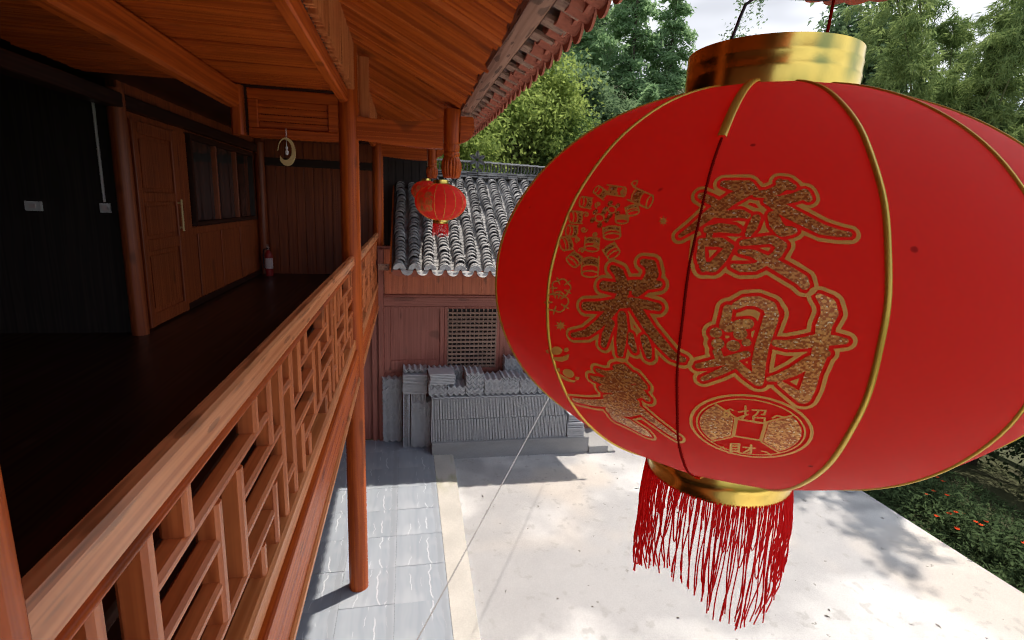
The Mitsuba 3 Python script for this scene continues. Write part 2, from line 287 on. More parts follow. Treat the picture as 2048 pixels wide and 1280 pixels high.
# ceiling and its beams
for y in np.arange(-.9, 5.25, .125):
    dz = .006 * rng.standard_normal() + (.014 if rng.random() < .18 else 0)
    add('ceiling_board', bx(-2.62, -.592, y + .002, y + .122, .935 + dz, .965 + dz, .008), 'varnished_wood_x', H)
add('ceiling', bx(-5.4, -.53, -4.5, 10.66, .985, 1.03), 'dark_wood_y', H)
add('inner_beam', bx(-1.53, -1.42, -3, Y1 - .06, .735, .925, .02), 'varnished_wood_y', H)
add('eaves_beam', bx(-.592, -.512, -3, Y1 + .02, .842, .965, .012), 'varnished_wood_y', H)
add('eaves_beam', bx(-.56, -.48, Y1 + .1, Y2, .842, .965, .012), 'varnished_wood_y', H)
TP = add('cross_panel', join([bx(-1.36, -.60, 5.29, 5.37, .82, .91, .008), bx(-1.36, -.60, 5.29, 5.37, .50, .58, .008), bx(-1.36, -1.28, 5.29, 5.37, .583, .817, .006), bx(-.69, -.60, 5.29, 5.37, .583, .817, .006)]), 'varnished_wood_x', H, label='framed cross panel between the two ceiling beams at the middle post')
for z in (.585, .645, .705, .763): add('panel_board', bx(-1.278, -.692, 5.32, 5.345, z, z + .055, .006), 'varnished_wood_x', TP)
add('hanging_strut', bx(-1.50, -1.40, 5.26, 5.38, .51, .925, .02), 'varnished_wood_z', H)
for y in np.arange(-.6, Y2 - .05, .066):
    pr = [(-.030, 0), (.030, 0), (.027, .009), (.012, .016), (-.012, .016), (-.027, .009)]
    if abs(y - Y1) < .1: continue
    add('frieze_slat', extrude([(-b, -a) for b, a in [(p[1], p[0]) for p in pr]], (-.478, y, .945 + .004 * rng.standard_normal()), (-.478, y, 1.37), up=(1, 0, 0)), 'pale_wood_z', H)
add('frieze_backing', bx(-.50, -.481, -3, 11, .966, 1.5), 'varnished_wood_y', H)
# soffit of narrow rounded slats running down the slope of the eaves
pa, pb = np.array([-.455, 1.352]), np.array([.508, .872])
for i, y in enumerate(np.arange(-1.4, Y2 + .0, .0835)):
    w = .0325; dz = .006 * rng.standard_normal()
    pr = [(-w, .022), (-w, .008), (-w * .8, -.006), (-w * .4, -.014), (w * .4, -.014), (w * .8, -.006), (w, .008), (w, .022)]
    e = .012 * rng.standard_normal()
    add('soffit_slat', extrude(pr, (pa[0], y, pa[1] + dz), (pb[0] + e, y, pb[1] + dz - .49 * e), up=(.446, 0, .895)), 'soffit_wood_' + 'aabbc'[int(rng.integers(5))], H)
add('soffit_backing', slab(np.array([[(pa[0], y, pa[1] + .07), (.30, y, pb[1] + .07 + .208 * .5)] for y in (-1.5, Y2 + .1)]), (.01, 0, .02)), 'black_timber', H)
ys = np.linspace(-1.4, 10.2, 150); prof = np.array([(-.055, -.05), (-.02, -.066), (.03, -.064), (.066, -.04), (.07, .02), (.055, .055), (0, .06), (-.055, .05), (-.066, 0), (-.055, -.05)])
PP = np.array([[(.568 + a + .010 * (meshkit.fbm(np.array([y * 1.3, i * 1.7, 3.]), 3) - .5), y, .905 + b + .022 * (meshkit.fbm(np.array([y * 1.1, i * .9, 9.]), 3) - .5) + .15 * np.clip((y - Y1) / 4, 0, 1) ** 2) for i, (a, b) in enumerate(prof)] for y in ys])
add('eaves_purlin', sheet(PP), 'raw_timber', H, smooth=50, label='weathered cracked purlin log carrying the eaves')
lift = lambda y: .15 * np.clip((y - Y1) / 4, 0, 1) ** 2
for y in np.arange(-1.3, 9.9, .243):
    dz = lift(y)
    add('rafter', extrude([(-.055, -.011), (.055, -.011), (.055, .011), (-.055, .011)], (.42, y + .02 * rng.standard_normal(), 1.035 + dz), (.80, y, .873 + dz), up=(.39, 0, .92)), 'rafter_board', H)
ys = np.arange(-1.5, 12.2, .02)
cor = lambda y: .030 * np.abs(np.sin(np.pi * (y - .06) / .18)) ** .7
R_ = np.array([[(x, y, 1.012 + .40 * (.80 - x) * (1 if x > -.5 else 1.08) - .10 + cor(y) + lift(y)) for x in (.86, .62, .40, -.1, -.7, -3.0)] for y in ys])
RF = add('roof', slab(R_, (0, 0, .018)), 'pale_clay', H)
RF2 = np.array([[(x, y, 1.012 + .43 * (.80 - x) - .02) for x in (.4, -5.4)] for y in (-6, -1.5)])
fasc = np.arange(-1.5, 10.2, .0225)
Fp = np.array([[(.785, y, .862 + .010 * np.abs(np.sin(np.pi * y / .18)) + lift(y)) for y in fasc], [(.789, y, .915 + lift(y)) for y in fasc]])
add('fascia', slab(Fp, (.022, 0, 0)), 'red_clay', H, label='dark red scalloped fascia board under the drip tiles')
for y in np.arange(-1.38, 10.2, .18):
    dz = lift(y) + .004 * rng.standard_normal(); a = np.linspace(math.pi, 2 * math.pi, 11)
    g = np.array([[(.818 + .012, y + .082 * math.cos(t) * s, .893 + dz + .082 * math.sin(t) * s * 1.08) for t in a] for s in (.02, .5, 1.0)])
    l = np.array([[(.842 - q, y + .082 * math.cos(t), .888 + dz + .40 * q + .050 * math.sin(t)) for t in a] for q in (0, .12)])
    add('drip_tile', join([slab(g, (.014, 0, .004)), slab(l, (0, 0, .014)), slab(np.array([[(.816, y + .09 + .05 * math.cos(t), .905 + dz - .018 + .045 * math.sin(t)) for t in a[::-1] - math.pi], [(.78, y + .09 + .05 * math.cos(t), .915 + dz - .018 + .045 * math.sin(t)) for t in a[::-1] - math.pi]]), (0, 0, .014))]), 'red_clay', H)
# bracket beams and hanging posts with fluted ends
def bracket(y, dz):
    top = [(-.44, .735), (-.3, .726), (-.2, .722), (-.08, .721), (.05, .725), (.15, .735), (.25, .752), (.30, .768), (.345, .79)]
    bot = [(.345, .50), (.27, .496), (.2, .495), (.1, .498), (.0, .505), (-.1, .512), (-.2, .52), (-.32, .529), (-.44, .535)]
    m1 = extrude([(-a, b + dz) for a, b in (top + bot)], (0, y + .05, 0), (0, y - .05, 0))
    tip = [(.505, .80), (.625, .80), (.64, .70), (.625, .64), (.585, .59), (.505, .555)]
    m2 = extrude([(-a, b + dz) for a, b in tip], (0, y + .05, 0), (0, y - .05, 0))
    add('bracket_beam', m1, 'varnished_wood_x', H); add('beam_tip', m2, 'varnished_wood_x', H)
def hanging_post(y, z, top, x=.43):
    fl = lambda ph, zz: 1 + np.where(zz < z + .185, .13, 0) * (np.abs(np.cos(ph * 9)) - .6)
    rz = [(0, z), (.066, z), (.076, z + .012), (.088, z + .05), (.094, z + .10), (.090, z + .145), (.078, z + .185), (.070, z + .196), (.077, z + .21), (.077, z + .232), (.070, z + .243), (.074, z + .262), (.077, z + .30), (.072, z + .312), (.078, z + .33), (.080, top), (0, top)]
    add('hanging_post', lathe(rz, 144, x, y, fl), 'varnished_wood_z', H, smooth=40)
bracket(Y1, 0); bracket(Y2, .17); bracket(.45, 0)
hanging_post(Y1, .235, .86); hanging_post(Y2, .39, 1.02); hanging_post(.45, .210, .86, .405)
add('post_cleat', bx(-.42, -.33, Y1 - .01, Y1 + .06, .738, 1.25, .01), 'pale_wood_z', H)
add('gallery_bench', bx(-.93, -.60, -.5, Y1 - .2, -.895, -.855, .008), 'dark_wood_y', H)
for y in (.9, 2.4, 3.9, 5.0): add('bench_leg', bx(-.90, -.84, y - .03, y + .03, -1.42, -.897), 'dark_wood_z', H)

# ------------------------------------------------------------------ balcony railings with lattice
LV = [-.68, -.81, -.945, -1.08, -1.215, -1.345]
VS = {0: [(0, 5)], 7: [(0, 5)], 1: [(0, 2), (3, 5)], 6: [(0, 2), (3, 5)], 2: [(0, 1), (4, 5)], 5: [(0, 1), (4, 5)], 3: [(1, 4)], 4: [(1, 4)]}
def railing(y0, y1, c0, n, start, label, x=0.0):
    t = thing('balcony_railing', label, 'railing', 'balcony railings along the gallery')
    add('handrail', bx(x - .535, x - .482, y0, y1, -.628, -.535, .010), 'handrail_wood', t)
    add('moulding', extrude([(.024 * math.cos(a), .017 * math.sin(a)) for a in np.linspace(0, 2 * math.pi, 11)[:-1]], (x - .506, y0, -.6455), (x - .506, y1, -.6455)), 'varnished_wood_y', t, smooth=50)
    add('bottom_rail', bx(x - .565, x - .486, y0, y1, -1.455, -1.352, .012), 'pale_wood_y', t)
    Y = [c0 + .194 * (k - start) for k in range(n)]
    hw = .022
    for k, y in enumerate(Y):
        if y - hw < y0 or y + hw > y1: continue
        for a, b in VS[k % 8]:
            za = -.657 if a == 0 else LV[a] - .0175; zb = -1.353 if b == 5 else LV[b] + .0175
            j = .002 * rng.standard_normal()
            add('lattice_bar', bx(x - .566, x - .500 + j * .5, y - hw + j, y + hw + j, zb, za, .010), 'lattice_wood_z', t)
    def bar(a, b, l, ea=0, eb=0):
        ya, yb = max(y0, c0 + .194 * (a - start) + ea), min(y1, c0 + .194 * (b - start) + eb)
        if yb - ya > .03: add('lattice_bar', bx(x - .563, x - .503 + .001 * rng.standard_normal(), ya, yb, LV[l] - .0172, LV[l] + .0172, .010), 'lattice_wood_y', t)
    for g in range(-8, n + 8, 8):
        bar(g + 1, g + 6, 1, hw, -hw); bar(g - 1, g, 1, hw, -hw); bar(g + 1, g + 6, 4, hw, -hw); bar(g - 1, g, 4, hw, -hw)
        bar(g, g + 3, 2, hw, -hw if g + 3 < 0 else -hw); bar(g + 4, g + 7, 2, hw, -hw); bar(g, g + 3, 3, hw, -hw); bar(g + 4, g + 7, 3, hw, -hw)
railing(Y0 + .10, Y1 - .09, .860, 24, 0, 'long wooden lattice railing running from the near post to the middle post')
railing(Y1 + .10, Y2 - .10, Y1 + .28, 20, 0, 'short far lattice railing beyond the middle post, beside the tiled roof', .03)

# ------------------------------------------------------------------ the side house with the grey tiled roof
S = thing('side_house', 'low red-brown side house with a sunlit grey tiled roof and lattice window', 'house')
EY, EZ, SL = 8.2, -1.0, .485
def sag(x): return -.02 * np.clip((x - .2) / 1.4, 0, 1)
RS = add('roof', slab(np.array([[(x, y, EZ - .10 + SL * (y - EY) + sag(x)) for x in (-.22, .8, 1.8, 3.85)] for y in (EY + .06, 11.5)]), (0, 0, .03)), 'dark_tile', S)
add('rear_roof', slab(np.array([[(x, 11.5, .50), (x, 14.6, -1.0)] for x in (-.22, 3.85)]), (0, 0, .03)), 'dark_tile', S)
tiles, pans = [], []
ux, uz = 1 / math.hypot(1, SL), SL / math.hypot(1, SL)
for i in range(18):
    x0 = -.10 + .231 * i
    for k in range(37):
        d = k * .100; y = EY + d * ux; z = EZ + d * uz + sag(x0)
        tiles.append((d + abs(x0 - .8) * .6, x0 + .007 * rng.standard_normal() + .012 * math.sin(k * .35 + i * 2), y + .010 * rng.standard_normal(), z + .006 * rng.standard_normal(), .03 * rng.standard_normal(), i, k))
def cover(x, y, z, tw):
    a = np.linspace(.10, math.pi - .10, 8); L = .185
    P = []
    for q, rr, lift_ in ((0, .085, .040), (L, .077, -.010)):
        P.append([(x + rr * math.cos(t) + tw * q, y + q * ux, z - .045 + q * uz + rr * math.sin(t) * 1.0 + lift_) for t in a])
    return slab(np.array(P), (0, -.006, .016))
tiles.sort(key=lambda t: t[0] if t[1] < 2.1 else t[0] + 50)
rest = []
for n_, (_, x, y, z, tw, i, k) in enumerate(tiles):
    m = cover(x, y, z, tw)
    if n_ < 300: add('tile', m, 'grey_tile', RS, smooth=30)
    else: rest.append(m)
add('upper_tiles', join(rest), 'grey_tile', RS, smooth=30, kind='stuff')
for i in range(17):
    xm = -.10 + .231 * (i + .5)
    for k in range(0, 37, 1):
        d = k * .1 - .035; y = EY + d * ux; z = EZ + d * uz + sag(xm) - .055
        a = np.linspace(math.pi + .35, 2 * math.pi - .35, 5)
        pans.append(slab(np.array([[(xm + .085 * math.cos(t) + .008 * rng.standard_normal() * 0, y + q * ux, z + q * uz + .045 + .06 * math.sin(t) + (.014 if q == 0 else 0)) for t in a] for q in (0, .16)]), (0, -.003, .011)))
add('channel_tiles', join(pans), 'grey_tile', RS, smooth=30, kind='stuff')
for i in range(18):
    x0 = -.10 + .231 * i; z0 = EZ + .012 + sag(x0); a = np.linspace(.05, math.pi - .05, 11)
    g = np.array([[(x0 + r_ * math.cos(t), EY - .035 - .02 * (1 - math.sin(t)), z0 - .045 + r_ * math.sin(t) + .016) for t in a] for r_ in (.02, .060, .096)])
    add('eaves_end_tile', slab(g, (0, .014, .004)), 'lime_edge', RS, smooth=40)
    xm = x0 + .1155; a = np.linspace(math.pi, 2 * math.pi, 13); dz = .004 * rng.standard_normal()
    g = np.array([[(xm + (.018 + .072 * q) * math.cos(t), EY - .030 - .055 * q * abs(math.sin(t)), z0 - .035 + dz + (.004 + .068 * q) * math.sin(t)) for t in a] for q in (0, .5, 1)])
    add('drip_tile', slab(g, (0, .014, .004)), 'lime_edge', RS, smooth=40)
xs = np.linspace(-.2, 3.85, 190)
add('fascia', slab(np.array([[(x, EY + .02, EZ - .115 - .018 * math.cos(2 * math.pi * (x + .1) / .231)) for x in xs], [(x, EY + .02, EZ - .03) for x in xs]]), (0, .02, 0)), 'red_clay', S)
add('eaves_board', slab(np.array([[(-.2, EY + .045, EZ - .06), (3.85, EY + .045, EZ - .06)], [(-.2, 9.1, EZ + .30), (3.85, 9.1, EZ + .30)]]), (0, 0, .015)), 'red_wood_x', S)
add('barge_board', extrude([(-.012, -.09), (.012, -.09), (.012, .02), (-.012, .02)], (-.235, EY + .03, EZ - .02), (-.235, 11.5, EZ - .02 + SL * 3.27)), 'varnished_wood_y', S)
add('eaves_bracket', bx(-.42, -.24, 8.30, 8.40, -1.05, -.96, .01), 'raw_timber', S)
# ridge: stacked flat tiles, an openwork band of upright curved tiles, a capping, a flower of tiles
rz0 = EZ + SL * 3.3 + .02
cap = lambda x: .02 * np.clip(abs(x - 1.45) - .1, 0, 3) * (-1 if x > 1.45 else .3)
RD = add('ridge', join([bx(-.25, 3.88, 11.36, 11.62, rz0 - .10, rz0 + .035, .01)]), 'dark_tile', S)
for x in np.arange(-.22, 3.8, .21):
    for l in range(3):
        add('ridge_tile', rotz(bx(x, x + .20, 11.33 - .05 * (2 - l), 11.56, rz0 - .085 + .045 * l + .006 * rng.standard_normal(), rz0 - .062 + .045 * l + .008 * rng.standard_normal() , .003), .05 * rng.standard_normal(), (x, 11.4, 0)), 'grey_tile', RD)
def arc_tile(x, s):
    t = np.linspace(-.95, .95, 7)
    return slab(np.array([[(x + s * (.034 * math.cos(q * 1.35) - .02), 11.42 + yy, rz0 + .128 + .098 * q) for q in t] for yy in (0, .14)]), (.013 * s, 0, 0))
for i, x in enumerate(np.arange(-.2, 3.8, .072)):
    if abs(x - 1.45) < .13: continue
    add('openwork_tile', arc_tile(x, 1), 'dark_tile', RD, smooth=40)
for x in np.arange(-.25, 3.8, .2):
    if abs(x + .1 - 1.45) < .16: continue
    z = rz0 + .222 + cap(x + .1)
    add('capping_tile', slab(np.array([[(x, 11.37, z), (x + .205, 11.37, z + .006)], [(x, 11.60, z), (x + .205, 11.60, z + .006)]]), (0, 0, .026)), 'lime_edge', RD)
fc = np.array([1.45, 11.40, rz0 + .275])
def petal(an, L, w=.040):
    d = np.array([math.cos(an), 0, math.sin(an)]); s = np.array([-math.sin(an), 0, math.cos(an)]); t = np.linspace(0, 1, 9)
    P = np.array([[fc + d * (.03 + L * q) + s * (w * k * math.sin(math.pi * min(1, q * .92 + .08)) ** .8) + np.array([0, -.05 * abs(k) - .03 * math.sin(q * 3), 0]) for k in (-1, -.5, 0, .5, 1)] for q in t])
    return slab(P, (0, .03, 0))
for k in range(6): add('flower_petal_tile', petal(math.pi / 2 + k * math.pi / 3, .155), 'dark_tile', RD, smooth=40)
for an in (-.9, math.pi + .9): add('flower_petal_tile', move(petal(an, .13), (0, 0, -.15)), 'dark_tile', RD, smooth=40)
# front wall
FY = 9.1
add('front_wall', bx(-.6, 3.7, FY + .03, FY + .15, -4.2, -.75), 'red_wood_z', S)
add('front_wall', bx(-2.6, -.602, FY + .03, FY + .15, -4.2, -1.63), 'red_wood_z', S)
for i, x in enumerate(np.arange(-.36, 3.6, .33)):
    add('frieze_board', bx(x + .001, x + .329, FY + .003, FY + .029, -1.555, -.80, .002), 'orange_board', S)
add('ledge', bx(-.37, 3.7, FY - .03, FY + .028, -1.595, -1.560, .008), 'red_wood_x', S)
add('header_beam', bx(-.37, 3.7, FY - .008, FY + .028, -1.765, -1.60, .006), 'red_wood_x', S)
add('corner_post', bx(-.47, -.375, FY - .05, FY + .028, -4.2, -.8, .012), 'red_wood_z', S)
add('side_board', bx(-.58, -.50, FY - .03, FY + .028, -4.2, -1.4, .006), 'red_wood_z', S)
def wall_bay(x0, x1, lattice):
    if lattice:
        t = add('lattice_window', join([bx(x0, x0 + .06, FY - .012, FY + .028, -2.95, -1.77, .005), bx(x1 - .06, x1, FY - .012, FY + .028, -2.95, -1.77, .005), bx(x0 + .062, x1 - .062, FY - .012, FY + .028, -2.95, -2.88, .005), bx(x0 + .062, x1 - .062, FY - .012, FY + .028, -1.80, -1.768, .005)]), 'red_wood_z', S, label='square lattice window of the side house above the stacked tiles')
        add('backing', bx(x0 + .062, x1 - .062, FY + .020, FY + .028, -2.88, -1.80), 'black_timber', t)
        nx = int((x1 - x0 - .12) / .0745); sx = (x1 - x0 - .124) / nx
        for i in range(nx + 1): add('lattice_bar', bx(x0 + .062 + sx * i - .010, x0 + .062 + sx * i + .010, FY - .016, FY + .010, -2.879, -1.801), 'rafter_board', t)
        for i in range(1, 15): add('lattice_bar', bx(x0 + .063, x1 - .063, FY - .030, FY - .0165, -1.80 - .0745 * i - .019, -1.80 - .0745 * i + .019, .003), 'rafter_board', t)
    else:
        t = add('wall_panel', bx(x0 + .11, x1 - .08, FY + .008, FY + .029, -2.72, -1.80, .006), 'red_wood_z', S)
        add('panel_frame', join([bx(x0, x0 + .107, FY - .006, FY + .028, -2.9, -1.768, .005), bx(x1 - .077, x1, FY - .006, FY + .028, -2.9, -1.768, .005), bx(x0 + .11, x1 - .08, FY - .006, FY + .028, -2.9, -2.723, .005), bx(x0 + .11, x1 - .08, FY - .006, FY + .028, -1.797, -1.768)]), 'red_wood_z', t)
wall_bay(-.372, .655, False); wall_bay(.66, 1.64, True); wall_bay(1.645, 2.63, False); wall_bay(2.635, 3.6, True)
add('lower_boards', bx(-.37, 3.7, FY + .0, FY + .028, -4.0, -2.96, .004), 'red_wood_z', S)

# ------------------------------------------------------------------ stacks of spare grey tiles in front of the side house
def wave_pile(x0, x1, y, zb, zt, depth, label, periods=3, rot=0.0, group=None):
    n = max(1, int(round((zt - zb) / .021))); xs = np.linspace(0, 1, periods * 8 + 1); ms = []
    for k in range(n):
        j = .006 * rng.standard_normal(); jy = .010 * rng.standard_normal()
        z = zb + .024 + (zt - zb - .03) * k / max(1, n - 1) if n > 1 else zb + .03
        row = lambda yy, dz: [(x0 + j + (x1 - x0 - .01) * q, yy + jy, z + .020 * math.cos(2 * math.pi * periods * q) + dz) for q in xs]
        ms.append(slab(np.array([row(y, 0), row(y + depth, .0)]), (0, 0, .0135)))
    m = join(ms)
    if rot: m = rotz(m, rot, ((x0 + x1) / 2, y + depth / 2, 0))
    k = add('tile_pile', m, 'new_tile', smooth=35); tag(k, label, 'roof tiles', group)
def flat_pile(x0, x1, y, zb, zt, depth, label, rot=0.0, pitch=.02):
    n = max(1, int(round((zt - zb) / pitch))); ms = []
    for k in range(n):
        j, jy = .006 * rng.standard_normal(2); z = zb + (zt - zb) * k / n
        ms.append(bx(x0 + j, x1 + j, y + jy, y + jy + depth, z + .002, z + pitch * .72))
    m = join(ms)
    if rot: m = rotz(m, rot, ((x0 + x1) / 2, y + depth / 2, 0))
    k = add('tile_pile', m, 'new_tile'); tag(k, label, 'roof tiles')
wave_pile(-.40, -.065, 8.97, PZ, -3.02, .30, 'tall pile of grey wavy roof tiles, leftmost, standing on the patio by the wall')
wave_pile(.09, .425, 8.70, PZ, -3.37, .30, 'lower pile of grey wavy tiles standing on the patio left of the long stack')
BS = thing('upright_tile_stack', 'grey roof tiles stood on edge behind the two patio piles', 'roof tiles')
def on_edge(x0, x1, y, z0, z1, depth, pitch=.0265):
    ms = []
    for x in np.arange(x0, x1 - .012, pitch):
        j, jy, jz =   .0012 * rng.standard_normal(), .004 * rng.standard_normal(), .004 * rng.standard_normal()
        t = .003 * rng.standard_normal()
        zz = np.linspace(z0, z1 + jz, 4); P = np.array([[(x + j + t * (z - z0), y + jy, z) for z in zz], [(x + j + t * (z - z0) * .5, y + jy + depth, z) for z in zz]])
        ms.append(slab(P, (.0135, 0, 0)))
    return join(ms)
add('tile_row', on_edge(-.05, .35, 8.74, PZ, -3.22, .26), 'new_tile', BS, kind='stuff')
flat_pile(-.055, .352, 8.72, -3.215, -2.87, .33, 'flat pile of dark grey tiles lying on top of the upright tiles', pitch=.024)
LS = thing('long_tile_stack', 'long stack of grey roof tiles stood on edge in two rows on the plinth', 'roof tiles')
add('lower_row', on_edge(.42, 2.80, 8.46, -4.0, -3.60, .42), 'new_tile', LS, kind='stuff')
add('upper_row', on_edge(.425, 2.76, 8.465, -3.59, -3.225, .42), 'new_tile', LS, kind='stuff')
xs = np.linspace(.42, 2.8, 200)
add('cover_tile', slab(np.array([[(x, yy, -3.213 + .006 * math.sin(x * 60)) for x in xs] for yy in (8.46, 8.93)]), (0, 0, .014)), 'new_tile', LS)
zt = -3.185
wave_pile(.37, .68, 8.47, zt, -2.99, .36, 'short pile of wavy tiles at the left end on top of the long stack')
wave_pile(.685, .99, 8.48, zt, -3.03, .36, 'lowest short pile of wavy tiles, second from the left on the long stack')
wave_pile(.995, 1.30, 8.47, zt, -2.80, .40, 'tallest pile of wavy tiles on top of the long stack')
wave_pile(1.308, 1.61, 8.47, zt, -2.91, .40, 'pile of wavy tiles just right of the tallest pile on the long stack')
wave_pile(1.615, 1.925, 8.47, zt, -2.885, .40, 'pile of wavy tiles second to the right of the tallest pile')
wave_pile(1.93, 2.235, 8.48, zt, -2.92, .40, 'pile of wavy tiles at the lantern edge, third to the right of the tallest pile')
wave_pile(2.24, 2.55, 8.48, zt, -2.90, .40, 'pile of wavy tiles at the right end on top of the long stack')
wave_pile(-.05, .34, 8.80, -2.868, -2.80, .24, 'few wavy tiles lying on the flat dark pile by the wall', 4)
wave_pile(.385, .98, 8.86, -3.18, -2.84, .22, 'wide row of wavy tiles at the back of the long stack', 6)
wave_pile(1.72, 2.05, 8.86, -3.18, -2.66, .22, 'highest pile of wavy tiles at the back against the lattice window')
flat_pile(.375, .79, 8.44, -2.962, -2.77, .36, 'tilted flat pile of grey tiles on top of the short left piles', .06, .026)
flat_pile(2.83, 3.14, 8.42, -4.0, -3.72, .36, 'low flat pile of grey tiles at the right end of the plinth', -.08, .03)
flat_pile(2.84, 3.10, 8.46, -3.715, -3.58, .34, 'small upper pile of grey tiles at the right end of the plinth', .03, .034)

